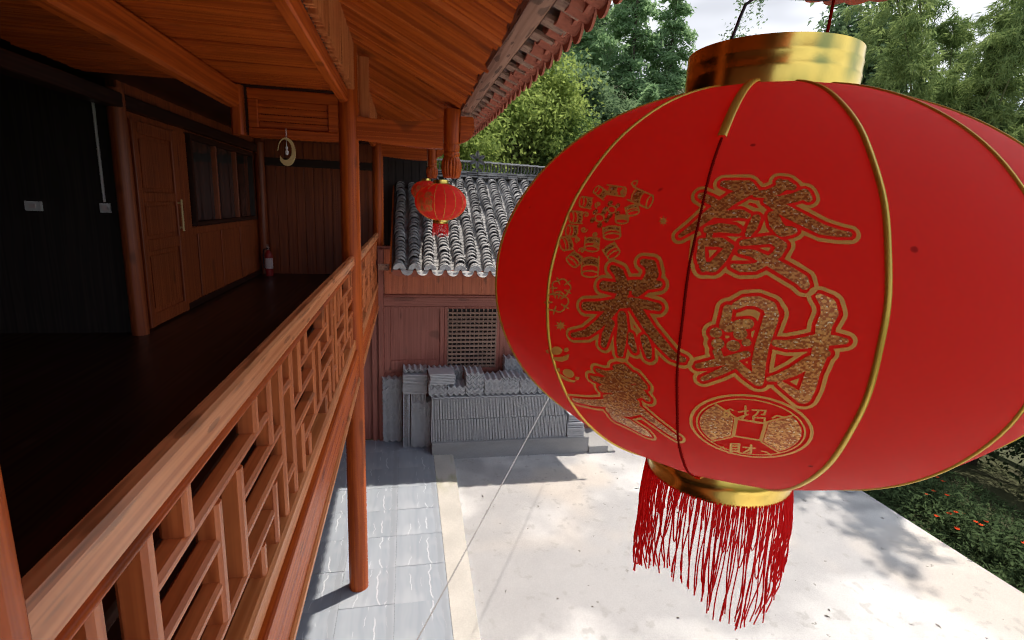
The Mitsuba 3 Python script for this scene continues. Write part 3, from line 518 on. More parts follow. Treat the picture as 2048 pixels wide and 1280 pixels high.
# ------------------------------------------------------------------ lanterns
LC, LA, LB, LK = np.array([.33017, .47326, -.06553]), .25, .18027, .2
def lrad(lon):
    d = (lon - 204.2) % 24 - 12
    return 1 + .6 * (math.cos(math.radians(12)) / np.cos(np.radians(d)) - 1)
def lsurf(lon, t, off=0.0):
    lon, t = np.broadcast_arrays(np.asarray(lon, float), np.asarray(t, float)); a, b = np.radians(lon), np.radians(t)
    r = (LA * lrad(lon) + off) * np.cos(b)
    wob = .0011 * (meshkit.fbm(np.stack([np.cos(a) * 5 + lon * .01, np.sin(a) * 5, b * 3.2 + np.floor((lon - 204.2) / 24) * 0], -1), 3) - .5) * np.cos(b)
    r = r + wob
    return np.stack([r * np.cos(a), r * np.sin(a), (LB + off) * np.sin(b)], -1)
PRINT = json.loads('''{"glyph":[[[[-408,962,40],[-335,949,73],[-264,946,85],[-214,915,50]],[[-252,914,67],[-336,857,75],[-402,792,74],[-467,727,57],[-530,653,41],[-610,579,16]],[[-536,869,39],[-464,834,47],[-403,800,41]],[[-197,893,41],[-130,896,49],[-73,925,57],[-31,967,66],[22,950,33]],[[-62,985,38],[-23,967,66]],[[-112,852,44],[-40,855,51],[31,875,55],[88,904,60],[109,874,43]],[[-126,847,40],[-66,815,62],[0,771,69],[91,722,67],[186,671,58],[273,652,36],[332,647,22]],[[-446,736,29],[-356,741,44],[-276,753,47],[-231,739,31]],[[-450,632,40],[-379,650,51],[-305,646,46],[-272,635,27]],[[-466,547,47],[-365,554,50],[-304,526,34]],[[-310,517,38],[-343,450,53],[-384,389,57],[-435,392,46]],[[-469,521,31],[-461,447,39],[-433,376,38]],[[-435,583,27],[-431,651,28]],[[-179,724,42],[-194,665,46],[-213,614,26]],[[-83,746,57],[-64,689,64],[-27,646,59],[13,653,51],[40,654,26]],[[-238,557,30],[-157,577,37],[-77,591,44],[-21,555,47],[-42,498,43],[-91,451,36],[-153,406,40],[-226,396,40],[-275,407,18]],[[-245,502,22],[-176,496,37],[-105,462,50],[-36,428,57],[32,391,60],[99,351,59],[118,318,42]]],[[[-268,134,41],[-271,78,46],[-285,14,28]],[[-228,155,36],[-182,190,45],[-117,198,54],[-50,171,62],[-28,120,62]],[[-29,129,71],[-48,17,67],[-61,-87,64],[-63,-205,66],[-49,-315,54]],[[-252,19,70]],[[-184,-22,67]],[[-213,-106,66]],[[-299,-104,65]],[[-317,-33,59]],[[-199,37,55],[-150,49,54]],[[-145,-74,42]],[[-298,-158,39],[-281,-200,39]],[[-136,-152,38],[-216,-199,44],[-291,-235,45],[-395,-280,29]],[[-195,-234,44],[-267,-302,36],[-361,-373,23]],[[-178,-231,39],[-111,-292,47],[-46,-338,49]],[[9,-56,34],[73,-58,50],[150,-38,62],[225,-9,70],[303,-1,52],[354,0,26]],[[195,259,26],[246,216,69],[260,160,77],[238,81,69],[241,-7,70],[241,-118,72],[227,-226,65],[223,-338,72],[213,-417,70],[156,-384,49],[75,-328,29]],[[269,-90,45],[199,-155,64],[130,-229,56],[57,-287,43],[9,-307,27]]],[[[-1034,312,34],[-979,285,59],[-943,219,70],[-939,149,59]],[[-821,379,32],[-763,363,66],[-742,303,76],[-773,231,66],[-831,165,56]],[[-1080,176,62],[-972,174,71],[-860,213,63],[-751,228,55],[-689,239,41]],[[-1209,0,60],[-1080,23,63],[-958,63,66],[-844,93,57],[-755,90,55],[-675,86,45]],[[-921,152,70],[-958,63,60],[-1012,-20,62],[-1098,-124,59],[-1196,-211,49],[-1320,-254,27]],[[-843,82,57],[-780,11,62],[-707,-82,62],[-628,-162,61],[-552,-231,50],[-490,-249,35]],[[-915,-14,54],[-903,-109,66],[-912,-211,62],[-918,-316,32]],[[-995,-90,50],[-1031,-187,52],[-1052,-270,37]],[[-842,-146,30],[-832,-206,46],[-811,-258,27]],[[-746,-150,46],[-721,-219,52],[-709,-279,33]]],[[[-963,-437,38],[-904,-421,60],[-851,-462,60]],[[-1182,-593,35],[-1079,-598,69],[-933,-537,85],[-815,-480,79],[-746,-535,48]],[[-1121,-505,27],[-1038,-517,47],[-901,-462,61]],[[-1110,-680,59],[-944,-624,74],[-797,-577,69],[-729,-643,45]],[[-1085,-763,68],[-928,-698,69],[-789,-620,56]],[[-1488,-937,42],[-1271,-885,64],[-1083,-816,79],[-939,-761,64],[-824,-711,52]],[[-1097,-914,85],[-930,-855,94],[-807,-781,78],[-690,-872,60],[-583,-945,52],[-528,-981,40]],[[-1072,-983,89],[-936,-994,110],[-816,-1047,91],[-777,-1069,42]]]],"lines":[[[[-128,-597],[-76,-575]],10],[[[-94,-537],[-86,-615],[-96,-649],[-109,-642]],10],[[[-144,-666],[-97,-625],[-71,-609]],10],[[[-50,-562],[25,-551],[24,-589],[8,-590]],10],[[[-14,-559],[-19,-588],[-38,-618]],10],[[[-36,-629],[-25,-670],[34,-661],[32,-615],[-37,-626]],10],[[[-139,-925],[-133,-1020],[-78,-1004],[-86,-911],[-139,-925]],13],[[[-138,-956],[-84,-941]],13],[[[-134,-987],[-81,-972]],13],[[[-120,-1020],[-140,-1054]],14],[[[-86,-1007],[-59,-1024]],14],[[[-54,-945],[23,-934]],13],[[[-7,-901],[8,-1000],[-9,-997]],13],[[[-3,-948],[-39,-1008]],13],[[[-211,-619],[-190,-592],[-178,-617],[-188,-656],[-208,-654],[-215,-627]],8],[[[-181,-583],[-162,-592]],8],[[[74,-606],[97,-580],[138,-586],[110,-605],[104,-621]],8],[[[-209,-1011],[-189,-982],[-176,-1009]],10],[[[73,-954],[105,-955],[143,-985],[101,-987]],10],[[[-894,763],[-901,769],[-907,781],[-911,797],[-912,816],[-910,834],[-905,849],[-898,859],[-890,863],[-881,860],[-874,851],[-869,836],[-867,818],[-868,800],[-871,783],[-878,770],[-885,763],[-894,763]],6],[[[-1075,825],[-894,763]],6],[[[-1074,931],[-885,863]],6],[[[-954,784],[-962,790],[-968,801],[-972,816],[-974,834],[-973,852],[-970,867],[-964,879],[-956,886],[-948,886]],6],[[[-1027,809],[-1035,815],[-1042,827],[-1047,842],[-1050,860],[-1049,878],[-1046,895],[-1041,907],[-1033,913],[-1024,913]],6],[[[-1388,935],[-1381,929],[-1376,921],[-1374,909],[-1375,898],[-1379,887],[-1385,878],[-1392,873],[-1400,872],[-1408,875],[-1414,882],[-1417,893],[-1418,904],[-1416,916],[-1411,926],[-1404,933],[-1396,936],[-1388,935]],7],[[[-1259,875],[-1388,935]],7],[[[-1277,815],[-1404,873]],7],[[[-1341,913],[-1335,908],[-1330,900],[-1328,890],[-1328,879],[-1331,869],[-1337,860],[-1343,854],[-1351,851],[-1358,852]],7],[[[-1290,889],[-1284,885],[-1280,877],[-1278,867],[-1279,856],[-1282,846],[-1287,837],[-1294,831],[-1301,828],[-1308,830]],7],[[[-1497,841],[-1486,836],[-1475,827],[-1464,813],[-1456,797],[-1451,781],[-1450,767],[-1453,757],[-1459,752],[-1468,753],[-1478,760],[-1488,772],[-1498,786],[-1505,803],[-1509,818],[-1509,831],[-1505,839],[-1497,841]],7],[[[-1388,827],[-1497,841]],8],[[[-1359,741],[-1463,752]],7],[[[-1457,836],[-1448,832],[-1438,823],[-1428,811],[-1420,796],[-1415,781],[-1413,767],[-1414,757],[-1419,750],[-1426,748]],7],[[[-1414,830],[-1405,827],[-1395,818],[-1386,806],[-1378,792],[-1373,777],[-1372,763],[-1373,752],[-1378,745],[-1384,744]],7],[[[-1536,714],[-1525,711],[-1512,701],[-1499,687],[-1489,670],[-1482,653],[-1479,637],[-1481,625],[-1487,619],[-1496,619],[-1507,625],[-1520,637],[-1531,652],[-1541,670],[-1547,687],[-1548,701],[-1544,711],[-1536,714]],7],[[[-1427,713],[-1536,714]],7],[[[-1387,619],[-1491,618]],7],[[[-1497,714],[-1487,711],[-1475,702],[-1463,690],[-1453,674],[-1446,658],[-1442,642],[-1442,630],[-1446,621],[-1454,619]],7],[[[-1454,713],[-1444,710],[-1432,702],[-1421,689],[-1411,674],[-1404,658],[-1401,642],[-1401,630],[-1405,622],[-1412,619]],7],[[[-1508,600],[-1498,596],[-1488,587],[-1479,574],[-1472,559],[-1468,543],[-1468,528],[-1472,518],[-1479,512],[-1487,512],[-1497,518],[-1507,529],[-1515,544],[-1521,560],[-1523,576],[-1521,589],[-1516,597],[-1508,600]],7],[[[-1413,596],[-1508,600]],7],[[[-1391,509],[-1483,511]],7],[[[-1474,598],[-1465,595],[-1455,587],[-1447,576],[-1440,561],[-1436,546],[-1435,532],[-1437,520],[-1442,513],[-1450,511]],7],[[[-1436,597],[-1427,594],[-1418,586],[-1410,574],[-1403,560],[-1399,545],[-1399,531],[-1401,519],[-1406,512],[-1413,510]],7],[[[-1542,496],[-1529,495],[-1514,487],[-1497,474],[-1482,457],[-1470,438],[-1463,421],[-1462,407],[-1467,398],[-1476,395],[-1489,399],[-1505,410],[-1520,425],[-1534,443],[-1545,461],[-1550,478],[-1549,490],[-1542,496]],7],[[[-1461,516],[-1542,496]],7],[[[-1394,417],[-1471,396]],7],[[[-1513,503],[-1502,502],[-1487,495],[-1472,483],[-1457,468],[-1446,451],[-1438,434],[-1435,419],[-1437,409],[-1443,403]],7],[[[-1481,511],[-1470,510],[-1456,503],[-1441,492],[-1427,476],[-1415,459],[-1407,442],[-1404,428],[-1406,417],[-1412,412]],7],[[[-1435,345],[-1426,348],[-1411,347],[-1392,341],[-1372,332],[-1354,320],[-1340,308],[-1331,296],[-1330,287],[-1335,281],[-1346,280],[-1363,283],[-1382,291],[-1401,301],[-1418,314],[-1431,326],[-1437,337],[-1435,345]],6],[[[-1378,406],[-1435,345]],7],[[[-1276,344],[-1331,283]],6],[[[-1414,367],[-1406,370],[-1393,369],[-1375,364],[-1357,356],[-1339,345],[-1324,333],[-1314,322],[-1310,312],[-1312,305]],6],[[[-1392,391],[-1384,394],[-1370,394],[-1353,388],[-1335,380],[-1317,369],[-1302,357],[-1292,346],[-1288,336],[-1289,329]],6],[[[-1275,239],[-1271,248],[-1259,258],[-1238,265],[-1214,270],[-1188,272],[-1165,270],[-1148,265],[-1137,258],[-1136,249],[-1143,240],[-1159,232],[-1181,225],[-1206,222],[-1231,222],[-1253,225],[-1268,231],[-1275,239]],6],[[[-1302,370],[-1275,239]],6],[[[-1160,382],[-1136,253]],6],[[[-1283,285],[-1280,294],[-1269,302],[-1251,310],[-1228,315],[-1204,317],[-1181,316],[-1162,312],[-1149,306],[-1143,298]],6],[[[-1294,338],[-1292,346],[-1281,355],[-1263,362],[-1240,367],[-1215,369],[-1192,367],[-1172,364],[-1159,357],[-1153,349]],6],[[[-1082,376],[-1085,384],[-1083,395],[-1075,408],[-1063,421],[-1049,432],[-1034,440],[-1020,444],[-1010,443],[-1004,437],[-1004,428],[-1009,416],[-1018,403],[-1031,390],[-1046,380],[-1061,374],[-1073,373],[-1082,376]],6],[[[-1145,435],[-1082,376]],6],[[[-1068,500],[-1007,441]],6],[[[-1103,396],[-1107,404],[-1105,414],[-1099,426],[-1088,439],[-1075,450],[-1061,459],[-1047,464],[-1035,465],[-1028,461]],6],[[[-1129,420],[-1132,427],[-1131,438],[-1124,450],[-1114,463],[-1100,474],[-1086,483],[-1072,488],[-1061,488],[-1053,485]],6],[[[-1299,433],[-1296,441],[-1285,447],[-1267,452],[-1245,454],[-1223,454],[-1202,450],[-1186,445],[-1177,438],[-1175,430],[-1182,423],[-1196,417],[-1215,413],[-1238,413],[-1260,414],[-1280,419],[-1293,425],[-1299,433]],6],[[[-1318,518],[-1299,433]],6],[[[-1191,517],[-1175,434]],6],[[[-1305,463],[-1303,470],[-1293,476],[-1277,481],[-1256,484],[-1235,483],[-1214,481],[-1197,476],[-1185,470],[-1180,463]],6],[[[-1313,497],[-1311,504],[-1301,510],[-1284,515],[-1264,517],[-1242,517],[-1221,514],[-1204,509],[-1192,503],[-1186,496]],6],[[[-1162,529],[-1161,539],[-1151,549],[-1133,557],[-1110,563],[-1086,565],[-1062,564],[-1044,559],[-1032,552],[-1029,543],[-1034,533],[-1048,525],[-1067,517],[-1091,513],[-1116,512],[-1137,515],[-1154,521],[-1162,529]],6],[[[-1192,599],[-1162,529]],6],[[[-1056,616],[-1029,548]],6],[[[-1172,554],[-1171,563],[-1163,572],[-1147,580],[-1126,586],[-1102,589],[-1079,589],[-1060,585],[-1045,579],[-1038,571]],6],[[[-1184,582],[-1183,591],[-1175,600],[-1159,608],[-1137,614],[-1114,617],[-1091,616],[-1071,613],[-1056,607],[-1049,599]],6],[[[-1105,654],[-1104,661],[-1096,668],[-1082,673],[-1065,676],[-1046,676],[-1028,674],[-1014,669],[-1005,663],[-1003,656],[-1007,649],[-1018,643],[-1033,639],[-1051,637],[-1070,638],[-1087,641],[-1099,647],[-1105,654]],6],[[[-1118,689],[-1105,654]],6],[[[-1015,694],[-1003,659]],6],[[[-1109,666],[-1109,673],[-1102,679],[-1090,684],[-1073,688],[-1056,688],[-1038,687],[-1023,683],[-1012,678],[-1007,672]],6],[[[-1115,680],[-1114,687],[-1107,694],[-1095,699],[-1079,702],[-1061,703],[-1043,701],[-1028,697],[-1017,692],[-1012,686]],6],[[[-1033,709],[-1034,716],[-1029,725],[-1018,733],[-1004,740],[-987,744],[-971,746],[-957,744],[-947,740],[-943,733],[-945,725],[-953,716],[-965,709],[-981,703],[-998,700],[-1013,700],[-1025,703],[-1033,709]],6],[[[-1067,762],[-1033,709]],6],[[[-977,790],[-945,736]],6],[[[-1044,727],[-1046,734],[-1042,742],[-1032,750],[-1019,757],[-1004,762],[-988,764],[-973,764],[-962,760],[-956,755]],6],[[[-1058,748],[-1060,756],[-1056,764],[-1046,772],[-1033,779],[-1017,784],[-1001,786],[-987,785],[-976,782],[-969,776]],6],[[[-1116,848],[-1123,852],[-1131,859],[-1138,871],[-1144,885],[-1149,899],[-1150,911],[-1149,920],[-1145,925],[-1139,924],[-1131,918],[-1123,908],[-1116,895],[-1110,881],[-1108,868],[-1108,857],[-1111,850],[-1116,848]],7],[[[-1285,865],[-1116,848]],6],[[[-1319,945],[-1142,925]],7],[[[-1173,854],[-1180,857],[-1187,864],[-1195,875],[-1202,888],[-1207,901],[-1210,914],[-1210,924],[-1207,930],[-1201,932]],7],[[[-1241,861],[-1248,864],[-1256,871],[-1264,882],[-1272,895],[-1277,909],[-1281,921],[-1281,932],[-1278,938],[-1273,940]],7],[[[-1183,881],[-1184,862],[-1201,856],[-1222,863],[-1235,878],[-1236,890],[-1226,895],[-1213,891],[-1206,883],[-1206,877],[-1211,876],[-1215,878],[-1215,880],[-1212,879],[-1210,876],[-1214,873]],7],[[[-1113,864],[-1132,862],[-1152,873],[-1161,889],[-1158,900],[-1146,902],[-1133,896],[-1127,887],[-1129,880],[-1135,880],[-1140,883],[-1141,886],[-1139,886],[-1137,884],[-1139,882],[-1145,884]],6],[[[-1311,751],[-1332,766],[-1339,783],[-1330,793],[-1313,793],[-1298,784],[-1294,773],[-1299,767],[-1308,767],[-1314,772],[-1316,776],[-1313,777],[-1310,776],[-1311,774],[-1316,775],[-1319,780]],7],[[[-1413,686],[-1415,704],[-1399,712],[-1379,708],[-1364,696],[-1363,685],[-1371,679],[-1383,681],[-1391,687],[-1391,693],[-1387,695],[-1383,693],[-1383,691],[-1386,691],[-1388,695],[-1385,698]],7],[[[-1321,576],[-1325,560],[-1342,554],[-1361,559],[-1372,571],[-1371,582],[-1360,587],[-1349,584],[-1343,577],[-1344,572],[-1349,571],[-1352,573],[-1352,574],[-1349,574],[-1348,571],[-1352,568]],7],[[[-1213,522],[-1232,519],[-1250,528],[-1257,542],[-1252,553],[-1240,556],[-1228,551],[-1223,542],[-1226,536],[-1233,535],[-1237,538],[-1237,541],[-1235,541],[-1234,539],[-1237,538],[-1242,539]],6],[[[-1380,468],[-1396,479],[-1400,494],[-1391,504],[-1375,504],[-1364,497],[-1361,488],[-1366,482],[-1374,482],[-1380,485],[-1380,489],[-1377,490],[-1375,489],[-1377,488],[-1380,489],[-1382,493]],7],[[[-1342,406],[-1340,422],[-1326,430],[-1309,428],[-1298,418],[-1299,407],[-1307,402],[-1317,403],[-1322,409],[-1322,414],[-1318,415],[-1315,414],[-1315,412],[-1317,412],[-1318,415],[-1315,418]],6],[[[-1195,468],[-1198,457],[-1209,452],[-1221,456],[-1228,464],[-1226,472],[-1220,475],[-1213,473],[-1209,469],[-1210,465],[-1213,464],[-1215,465],[-1215,467],[-1213,466],[-1213,464],[-1215,462]],6],[[[-1071,936],[-1101,956],[-1090,976],[-1057,981],[-1050,956],[-1059,931]],7],[[[-1210,674],[-1209,661],[-1214,650],[-1225,643],[-1241,641],[-1258,644],[-1274,652],[-1287,663],[-1292,676],[-1291,689],[-1282,698],[-1268,703],[-1251,702],[-1233,696],[-1219,686],[-1210,674]],7],[[[-1136,744],[-1135,732],[-1139,723],[-1149,716],[-1162,714],[-1177,717],[-1191,725],[-1202,735],[-1207,747],[-1206,758],[-1199,766],[-1187,770],[-1172,770],[-1157,764],[-1144,755],[-1136,744]],6],[[[-1471,153],[-1464,163],[-1453,172],[-1439,177],[-1424,178],[-1410,175],[-1398,169],[-1391,159],[-1387,148],[-1390,150],[-1376,149],[-1364,144],[-1355,136],[-1350,126],[-1350,114],[-1355,103],[-1364,94],[-1376,87],[-1374,90],[-1373,79],[-1376,68],[-1384,57],[-1396,49],[-1410,44],[-1424,44],[-1438,47],[-1449,54],[-1445,54],[-1459,48],[-1474,45],[-1489,47],[-1502,52],[-1511,61],[-1515,72],[-1513,84],[-1506,95],[-1506,92],[-1517,100],[-1523,110],[-1524,122],[-1520,134],[-1510,144],[-1497,151],[-1482,155],[-1467,154],[-1471,153]],9],[[[-1409,131],[-1364,172]],9],[[[-1402,97],[-1343,78]],9],[[[-1442,78],[-1454,24]],10],[[[-1475,100],[-1547,86]],10],[[[-1454,134],[-1488,179]],10],[[[-1500,44],[-1491,57],[-1477,67],[-1460,74],[-1442,76],[-1425,73],[-1412,65],[-1403,54],[-1400,41],[-1404,43],[-1387,42],[-1372,37],[-1362,27],[-1357,14],[-1358,1],[-1365,-13],[-1377,-25],[-1392,-33],[-1390,-29],[-1389,-43],[-1394,-57],[-1404,-70],[-1419,-80],[-1437,-87],[-1455,-88],[-1471,-85],[-1484,-76],[-1479,-76],[-1496,-85],[-1515,-88],[-1534,-87],[-1549,-80],[-1559,-70],[-1562,-56],[-1559,-41],[-1550,-27],[-1549,-31],[-1562,-22],[-1568,-10],[-1569,5],[-1562,19],[-1550,32],[-1533,41],[-1514,46],[-1496,46],[-1500,44]],10],[[[-1428,20],[-1371,70]],9],[[[-1422,-22],[-1353,-43]],9],[[[-1472,-47],[-1493,-114]],10],[[[-1510,-20],[-1601,-41]],11],[[[-1482,21],[-1519,75]],10]],"petals":[[[-1232,719,46]],[[-1182,658,44]],[[-1227,616,45]],[[-1305,651,46]],[[-1310,716,47]],[[-1136,773,44]],[[-1114,713,43]],[[-1169,694,44]],[[-1229,742,46]],[[-1209,792,46]]],"bands":[[[-963,792],[-970,798],[-977,808],[-981,822],[-983,838],[-983,854],[-979,868],[-973,879],[-966,884],[-958,884],[-1014,904],[-1023,905],[-1031,899],[-1036,888],[-1040,874],[-1040,858],[-1038,841],[-1033,827],[-1026,817],[-1017,811]],[[-1335,907],[-1329,903],[-1324,895],[-1322,886],[-1322,876],[-1325,866],[-1330,859],[-1336,853],[-1343,851],[-1350,853],[-1313,835],[-1306,834],[-1299,836],[-1293,841],[-1288,849],[-1285,858],[-1284,868],[-1286,877],[-1291,885],[-1297,889]],[[-1450,831],[-1441,827],[-1431,819],[-1422,808],[-1414,795],[-1410,781],[-1408,769],[-1410,759],[-1415,753],[-1422,752],[-1391,748],[-1384,750],[-1379,756],[-1377,766],[-1379,778],[-1383,791],[-1390,804],[-1399,816],[-1409,823],[-1418,827]],[[-1489,709],[-1479,706],[-1468,699],[-1457,687],[-1448,673],[-1441,658],[-1438,645],[-1439,633],[-1443,626],[-1450,623],[-1419,624],[-1412,626],[-1408,634],[-1407,645],[-1410,659],[-1416,673],[-1425,687],[-1436,698],[-1447,706],[-1457,709]],[[-1468,594],[-1459,591],[-1450,584],[-1441,573],[-1435,560],[-1431,547],[-1431,534],[-1433,524],[-1439,517],[-1446,515],[-1419,514],[-1411,516],[-1406,523],[-1404,533],[-1404,546],[-1408,559],[-1414,572],[-1422,583],[-1431,590],[-1439,593]],[[-1505,499],[-1494,498],[-1481,492],[-1466,482],[-1453,468],[-1442,453],[-1436,437],[-1433,424],[-1436,414],[-1443,409],[-1419,416],[-1413,421],[-1410,430],[-1413,444],[-1419,459],[-1430,474],[-1443,488],[-1457,499],[-1470,505],[-1481,505]],[[-1406,367],[-1398,370],[-1386,370],[-1370,366],[-1353,358],[-1337,349],[-1324,338],[-1315,327],[-1312,318],[-1314,311],[-1297,329],[-1295,336],[-1299,345],[-1307,356],[-1321,367],[-1336,376],[-1353,384],[-1369,388],[-1381,388],[-1389,385]],[[-1277,292],[-1275,301],[-1265,309],[-1249,316],[-1228,321],[-1207,323],[-1186,322],[-1168,318],[-1156,312],[-1151,304],[-1159,342],[-1164,350],[-1176,357],[-1194,361],[-1215,362],[-1237,360],[-1257,356],[-1273,349],[-1283,340],[-1285,332]],[[-1103,403],[-1106,410],[-1105,420],[-1100,431],[-1091,442],[-1079,453],[-1066,460],[-1053,464],[-1042,465],[-1034,461],[-1053,479],[-1061,482],[-1072,482],[-1085,478],[-1098,470],[-1110,460],[-1119,449],[-1125,437],[-1125,427],[-1122,420]],[[-1300,467],[-1298,474],[-1289,481],[-1274,485],[-1256,488],[-1237,488],[-1218,485],[-1202,480],[-1191,474],[-1187,467],[-1192,492],[-1196,499],[-1207,505],[-1223,510],[-1242,513],[-1262,513],[-1280,511],[-1295,506],[-1303,500],[-1305,492]],[[-1166,558],[-1166,567],[-1159,576],[-1145,584],[-1126,589],[-1105,592],[-1084,592],[-1066,588],[-1053,582],[-1046,574],[-1054,594],[-1061,603],[-1074,609],[-1092,612],[-1113,613],[-1135,610],[-1154,605],[-1168,597],[-1175,588],[-1175,579]],[[-1105,668],[-1105,675],[-1099,681],[-1088,686],[-1073,689],[-1057,690],[-1041,689],[-1028,685],[-1018,680],[-1013,673],[-1016,684],[-1021,690],[-1031,696],[-1045,699],[-1061,701],[-1077,700],[-1092,697],[-1103,692],[-1109,686],[-1109,679]],[[-1042,731],[-1043,738],[-1040,746],[-1032,754],[-1020,760],[-1006,765],[-992,766],[-978,765],[-968,762],[-962,756],[-972,772],[-978,778],[-988,781],[-1002,782],[-1016,781],[-1031,776],[-1042,770],[-1050,762],[-1054,754],[-1052,747]],[[-1182,859],[-1189,861],[-1197,868],[-1204,878],[-1210,889],[-1215,901],[-1217,913],[-1217,922],[-1214,927],[-1209,929],[-1262,935],[-1267,933],[-1270,928],[-1271,919],[-1268,907],[-1263,895],[-1256,883],[-1248,873],[-1240,866],[-1233,864]]],"solid":[[[-1370,-184],[-1403,-199],[-1388,-221],[-1418,-214],[-1431,-245],[-1439,-219],[-1473,-241],[-1453,-211],[-1489,-211],[-1452,-194],[-1469,-173],[-1437,-180],[-1426,-150],[-1417,-175],[-1385,-155],[-1403,-183]],[[-712,676],[-730,668],[-715,649],[-737,659],[-737,636],[-749,658],[-765,646],[-760,666],[-783,672],[-763,679],[-779,699],[-757,689],[-757,712],[-745,690],[-729,702],[-734,681]],[[-1584,-501],[-1540,-503],[-1457,-478],[-1366,-425],[-1390,-486],[-1470,-529],[-1561,-538]],[[-1433,-415],[-1444,-436],[-1468,-457],[-1498,-472],[-1530,-479],[-1554,-475],[-1564,-461],[-1558,-441],[-1539,-419],[-1510,-400],[-1480,-389],[-1453,-389],[-1437,-398],[-1433,-415]],[[-1411,-391],[-1373,-369],[-1366,-396],[-1394,-418],[-1421,-416]],[[-1650,-471],[-1595,-450],[-1596,-489],[-1637,-498]],[[-1533,-654],[-1491,-673],[-1410,-686],[-1352,-674],[-1398,-712],[-1481,-720],[-1534,-705]],[[-1369,-636],[-1392,-656],[-1423,-670],[-1454,-673],[-1478,-665],[-1489,-648],[-1485,-625],[-1466,-603],[-1438,-586],[-1407,-578],[-1380,-581],[-1363,-594],[-1359,-614],[-1369,-636]],[[-1357,-635],[-1306,-626],[-1330,-662],[-1363,-667]],[[-1550,-605],[-1509,-601],[-1515,-639],[-1553,-644]]],"coin":[[-45,-749],[334,-804],[-430,-725],[-36,-1101],[-43,-488]]}''')
def decal(poly, off, size=.007):
    """a printed patch: polygon in unwrapped lantern metres -> mesh lying on the lantern"""
    out = []
    for g in getattr(poly, 'geoms', [poly]):
        if g.is_empty or g.area < 4e-7 or g.geom_type != 'Polygon': continue
        try: v, f = trimesh.creation.triangulate_polygon(g.simplify(.00025), engine='earcut')
        except Exception: continue
        v, f = trimesh.remesh.subdivide_to_size(np.column_stack([v, 0 * v[:, 0]]), f, size, max_iter=12)
        out.append((lsurf(240 + np.degrees(v[:, 0] / LA), np.degrees(v[:, 1] / LK), off), f))
    return join(out)
M_ = 1e-4
def blob(s):
    pts = [(x * M_, y * M_, max(w, 8) * M_ / 2) for x, y, w in s]
    if len(pts) == 1: return Point(pts[0][:2]).buffer(pts[0][2], 8)
    return unary_union([unary_union([Point(p[:2]).buffer(p[2], 8), Point(q[:2]).buffer(q[2], 8)]).convex_hull for p, q in zip(pts, pts[1:])])
gold, glit = [], []
for g in PRINT['glyph']:
    done, parts = Polygon(), []
    for s in g:
        b = blob(s); parts.append(b.difference(done.buffer(.0009))); done = unary_union([done, b])
    full = done.buffer(.0012).buffer(-.0012)
    gold.append(full.buffer(.0050).difference(full.buffer(.0027))); glit += [q.buffer(.0006) for q in parts]
for s, w in PRINT['lines']: gold.append(LineString([(x * M_, y * M_) for x, y in s]).buffer(max(w * 1.35, 13) * M_ * .5, 3))
for s in PRINT['solid']: gold.append(Polygon([(x * M_, y * M_) for x, y in s]).buffer(0))
glit += [blob(p) for p in PRINT['petals']] + [Polygon([(x * M_, y * M_) for x, y in s]).buffer(0) for s in PRINT['bands']]
ccx, ccy = PRINT['coin'][0][0] * M_, PRINT['coin'][0][1] * M_
def coin(k): return affinity.scale(Point(ccx, ccy).buffer(1, 24), .0388 * k, .0312 * k)
gold += [coin(1).difference(coin(.945)), coin(.885).difference(coin(.855))]
sq = affinity.scale(Polygon([(ccx - 1, ccy - 1), (ccx + 1, ccy - 1), (ccx + 1, ccy + 1), (ccx - 1, ccy + 1)]), .0078, .0078)
gold.append(sq.buffer(.0016, join_style=2).difference(sq))
for s in (-1, 1):
    sec = Polygon([(ccx + s * .0095, ccy - .010), (ccx + s * .0095, ccy + .010), (ccx + s * .045, ccy + .034), (ccx + s * .045, ccy - .034)])
    glit.append(sec.buffer(-.0012).intersection(coin(.82))); gold.append(sec.boundary.buffer(.0007).intersection(coin(.87)))
GOLD, GLIT = unary_union([g for g in gold]), unary_union(glit)
lan_mesh = {}
for k in range(15):
    lo = 204.2 + 24 * k
    P = lsurf(lo + np.linspace(0, 24, 13)[None], np.linspace(-73, 73, 49)[:, None]); P = P[:, ::1]
    lan_mesh.setdefault('panel', []).append((sheet(P), 'lantern_fabric', True))
def rib(lo, t0, t1, w=.0030, h=.0020):
    t = np.linspace(t0, t1, max(4, int(abs(t1 - t0) / 2.5))); c = lsurf(lo + 0 * t, t, h); a = math.radians(lo); s = np.array([-math.sin(a), math.cos(a), 0])
    nn = lsurf(lo + 0 * t, t, h + .002) - c
    nn /= np.linalg.norm(nn, axis=1, keepdims=True)
    j = .00025 * np.array([math.sin(q * 2.1 + lo) for q in t])[:, None]
    prof = [(-w, -.001), (-w * .85, .0008), (0, .0011), (w * .85, .0008), (w, -.001)]
    return sheet(np.stack([c + s * (p + j) + nn * q for p, q in prof], 1))
for k in range(15):
    lo = 204.2 + 24 * k
    if k == 1: segs = [(rib(lo, -73, -60), 'gold_trim'), (rib(lo, 39, 73), 'gold_trim')]
    elif k == 0: segs = [(rib(lo, -73, 73, .0012, .0003), 'gold_trim')]
    else: segs = [(rib(lo, -73, 73, .0019, .0001), 'gold_trim')]
    for m, mt in segs: lan_mesh.setdefault('rib_trim', []).append((m, mt, True))
lan_mesh['seam'] = [(rib(204.2 + 24, -60, 39, .0008, .0001), 'dark_thread', True)]
pr = [(.0715, .166), (.0735, .168), (.0738, .184), (.0744, .1855), (.0738, .187), (.0737, .1955), (.0743, .197), (.0737, .1985), (.0735, .2085), (.0718, .2085), (.0715, .166)]
lan_mesh['collar'] = [(lathe(pr, 72), 'gold_foil', 50)]
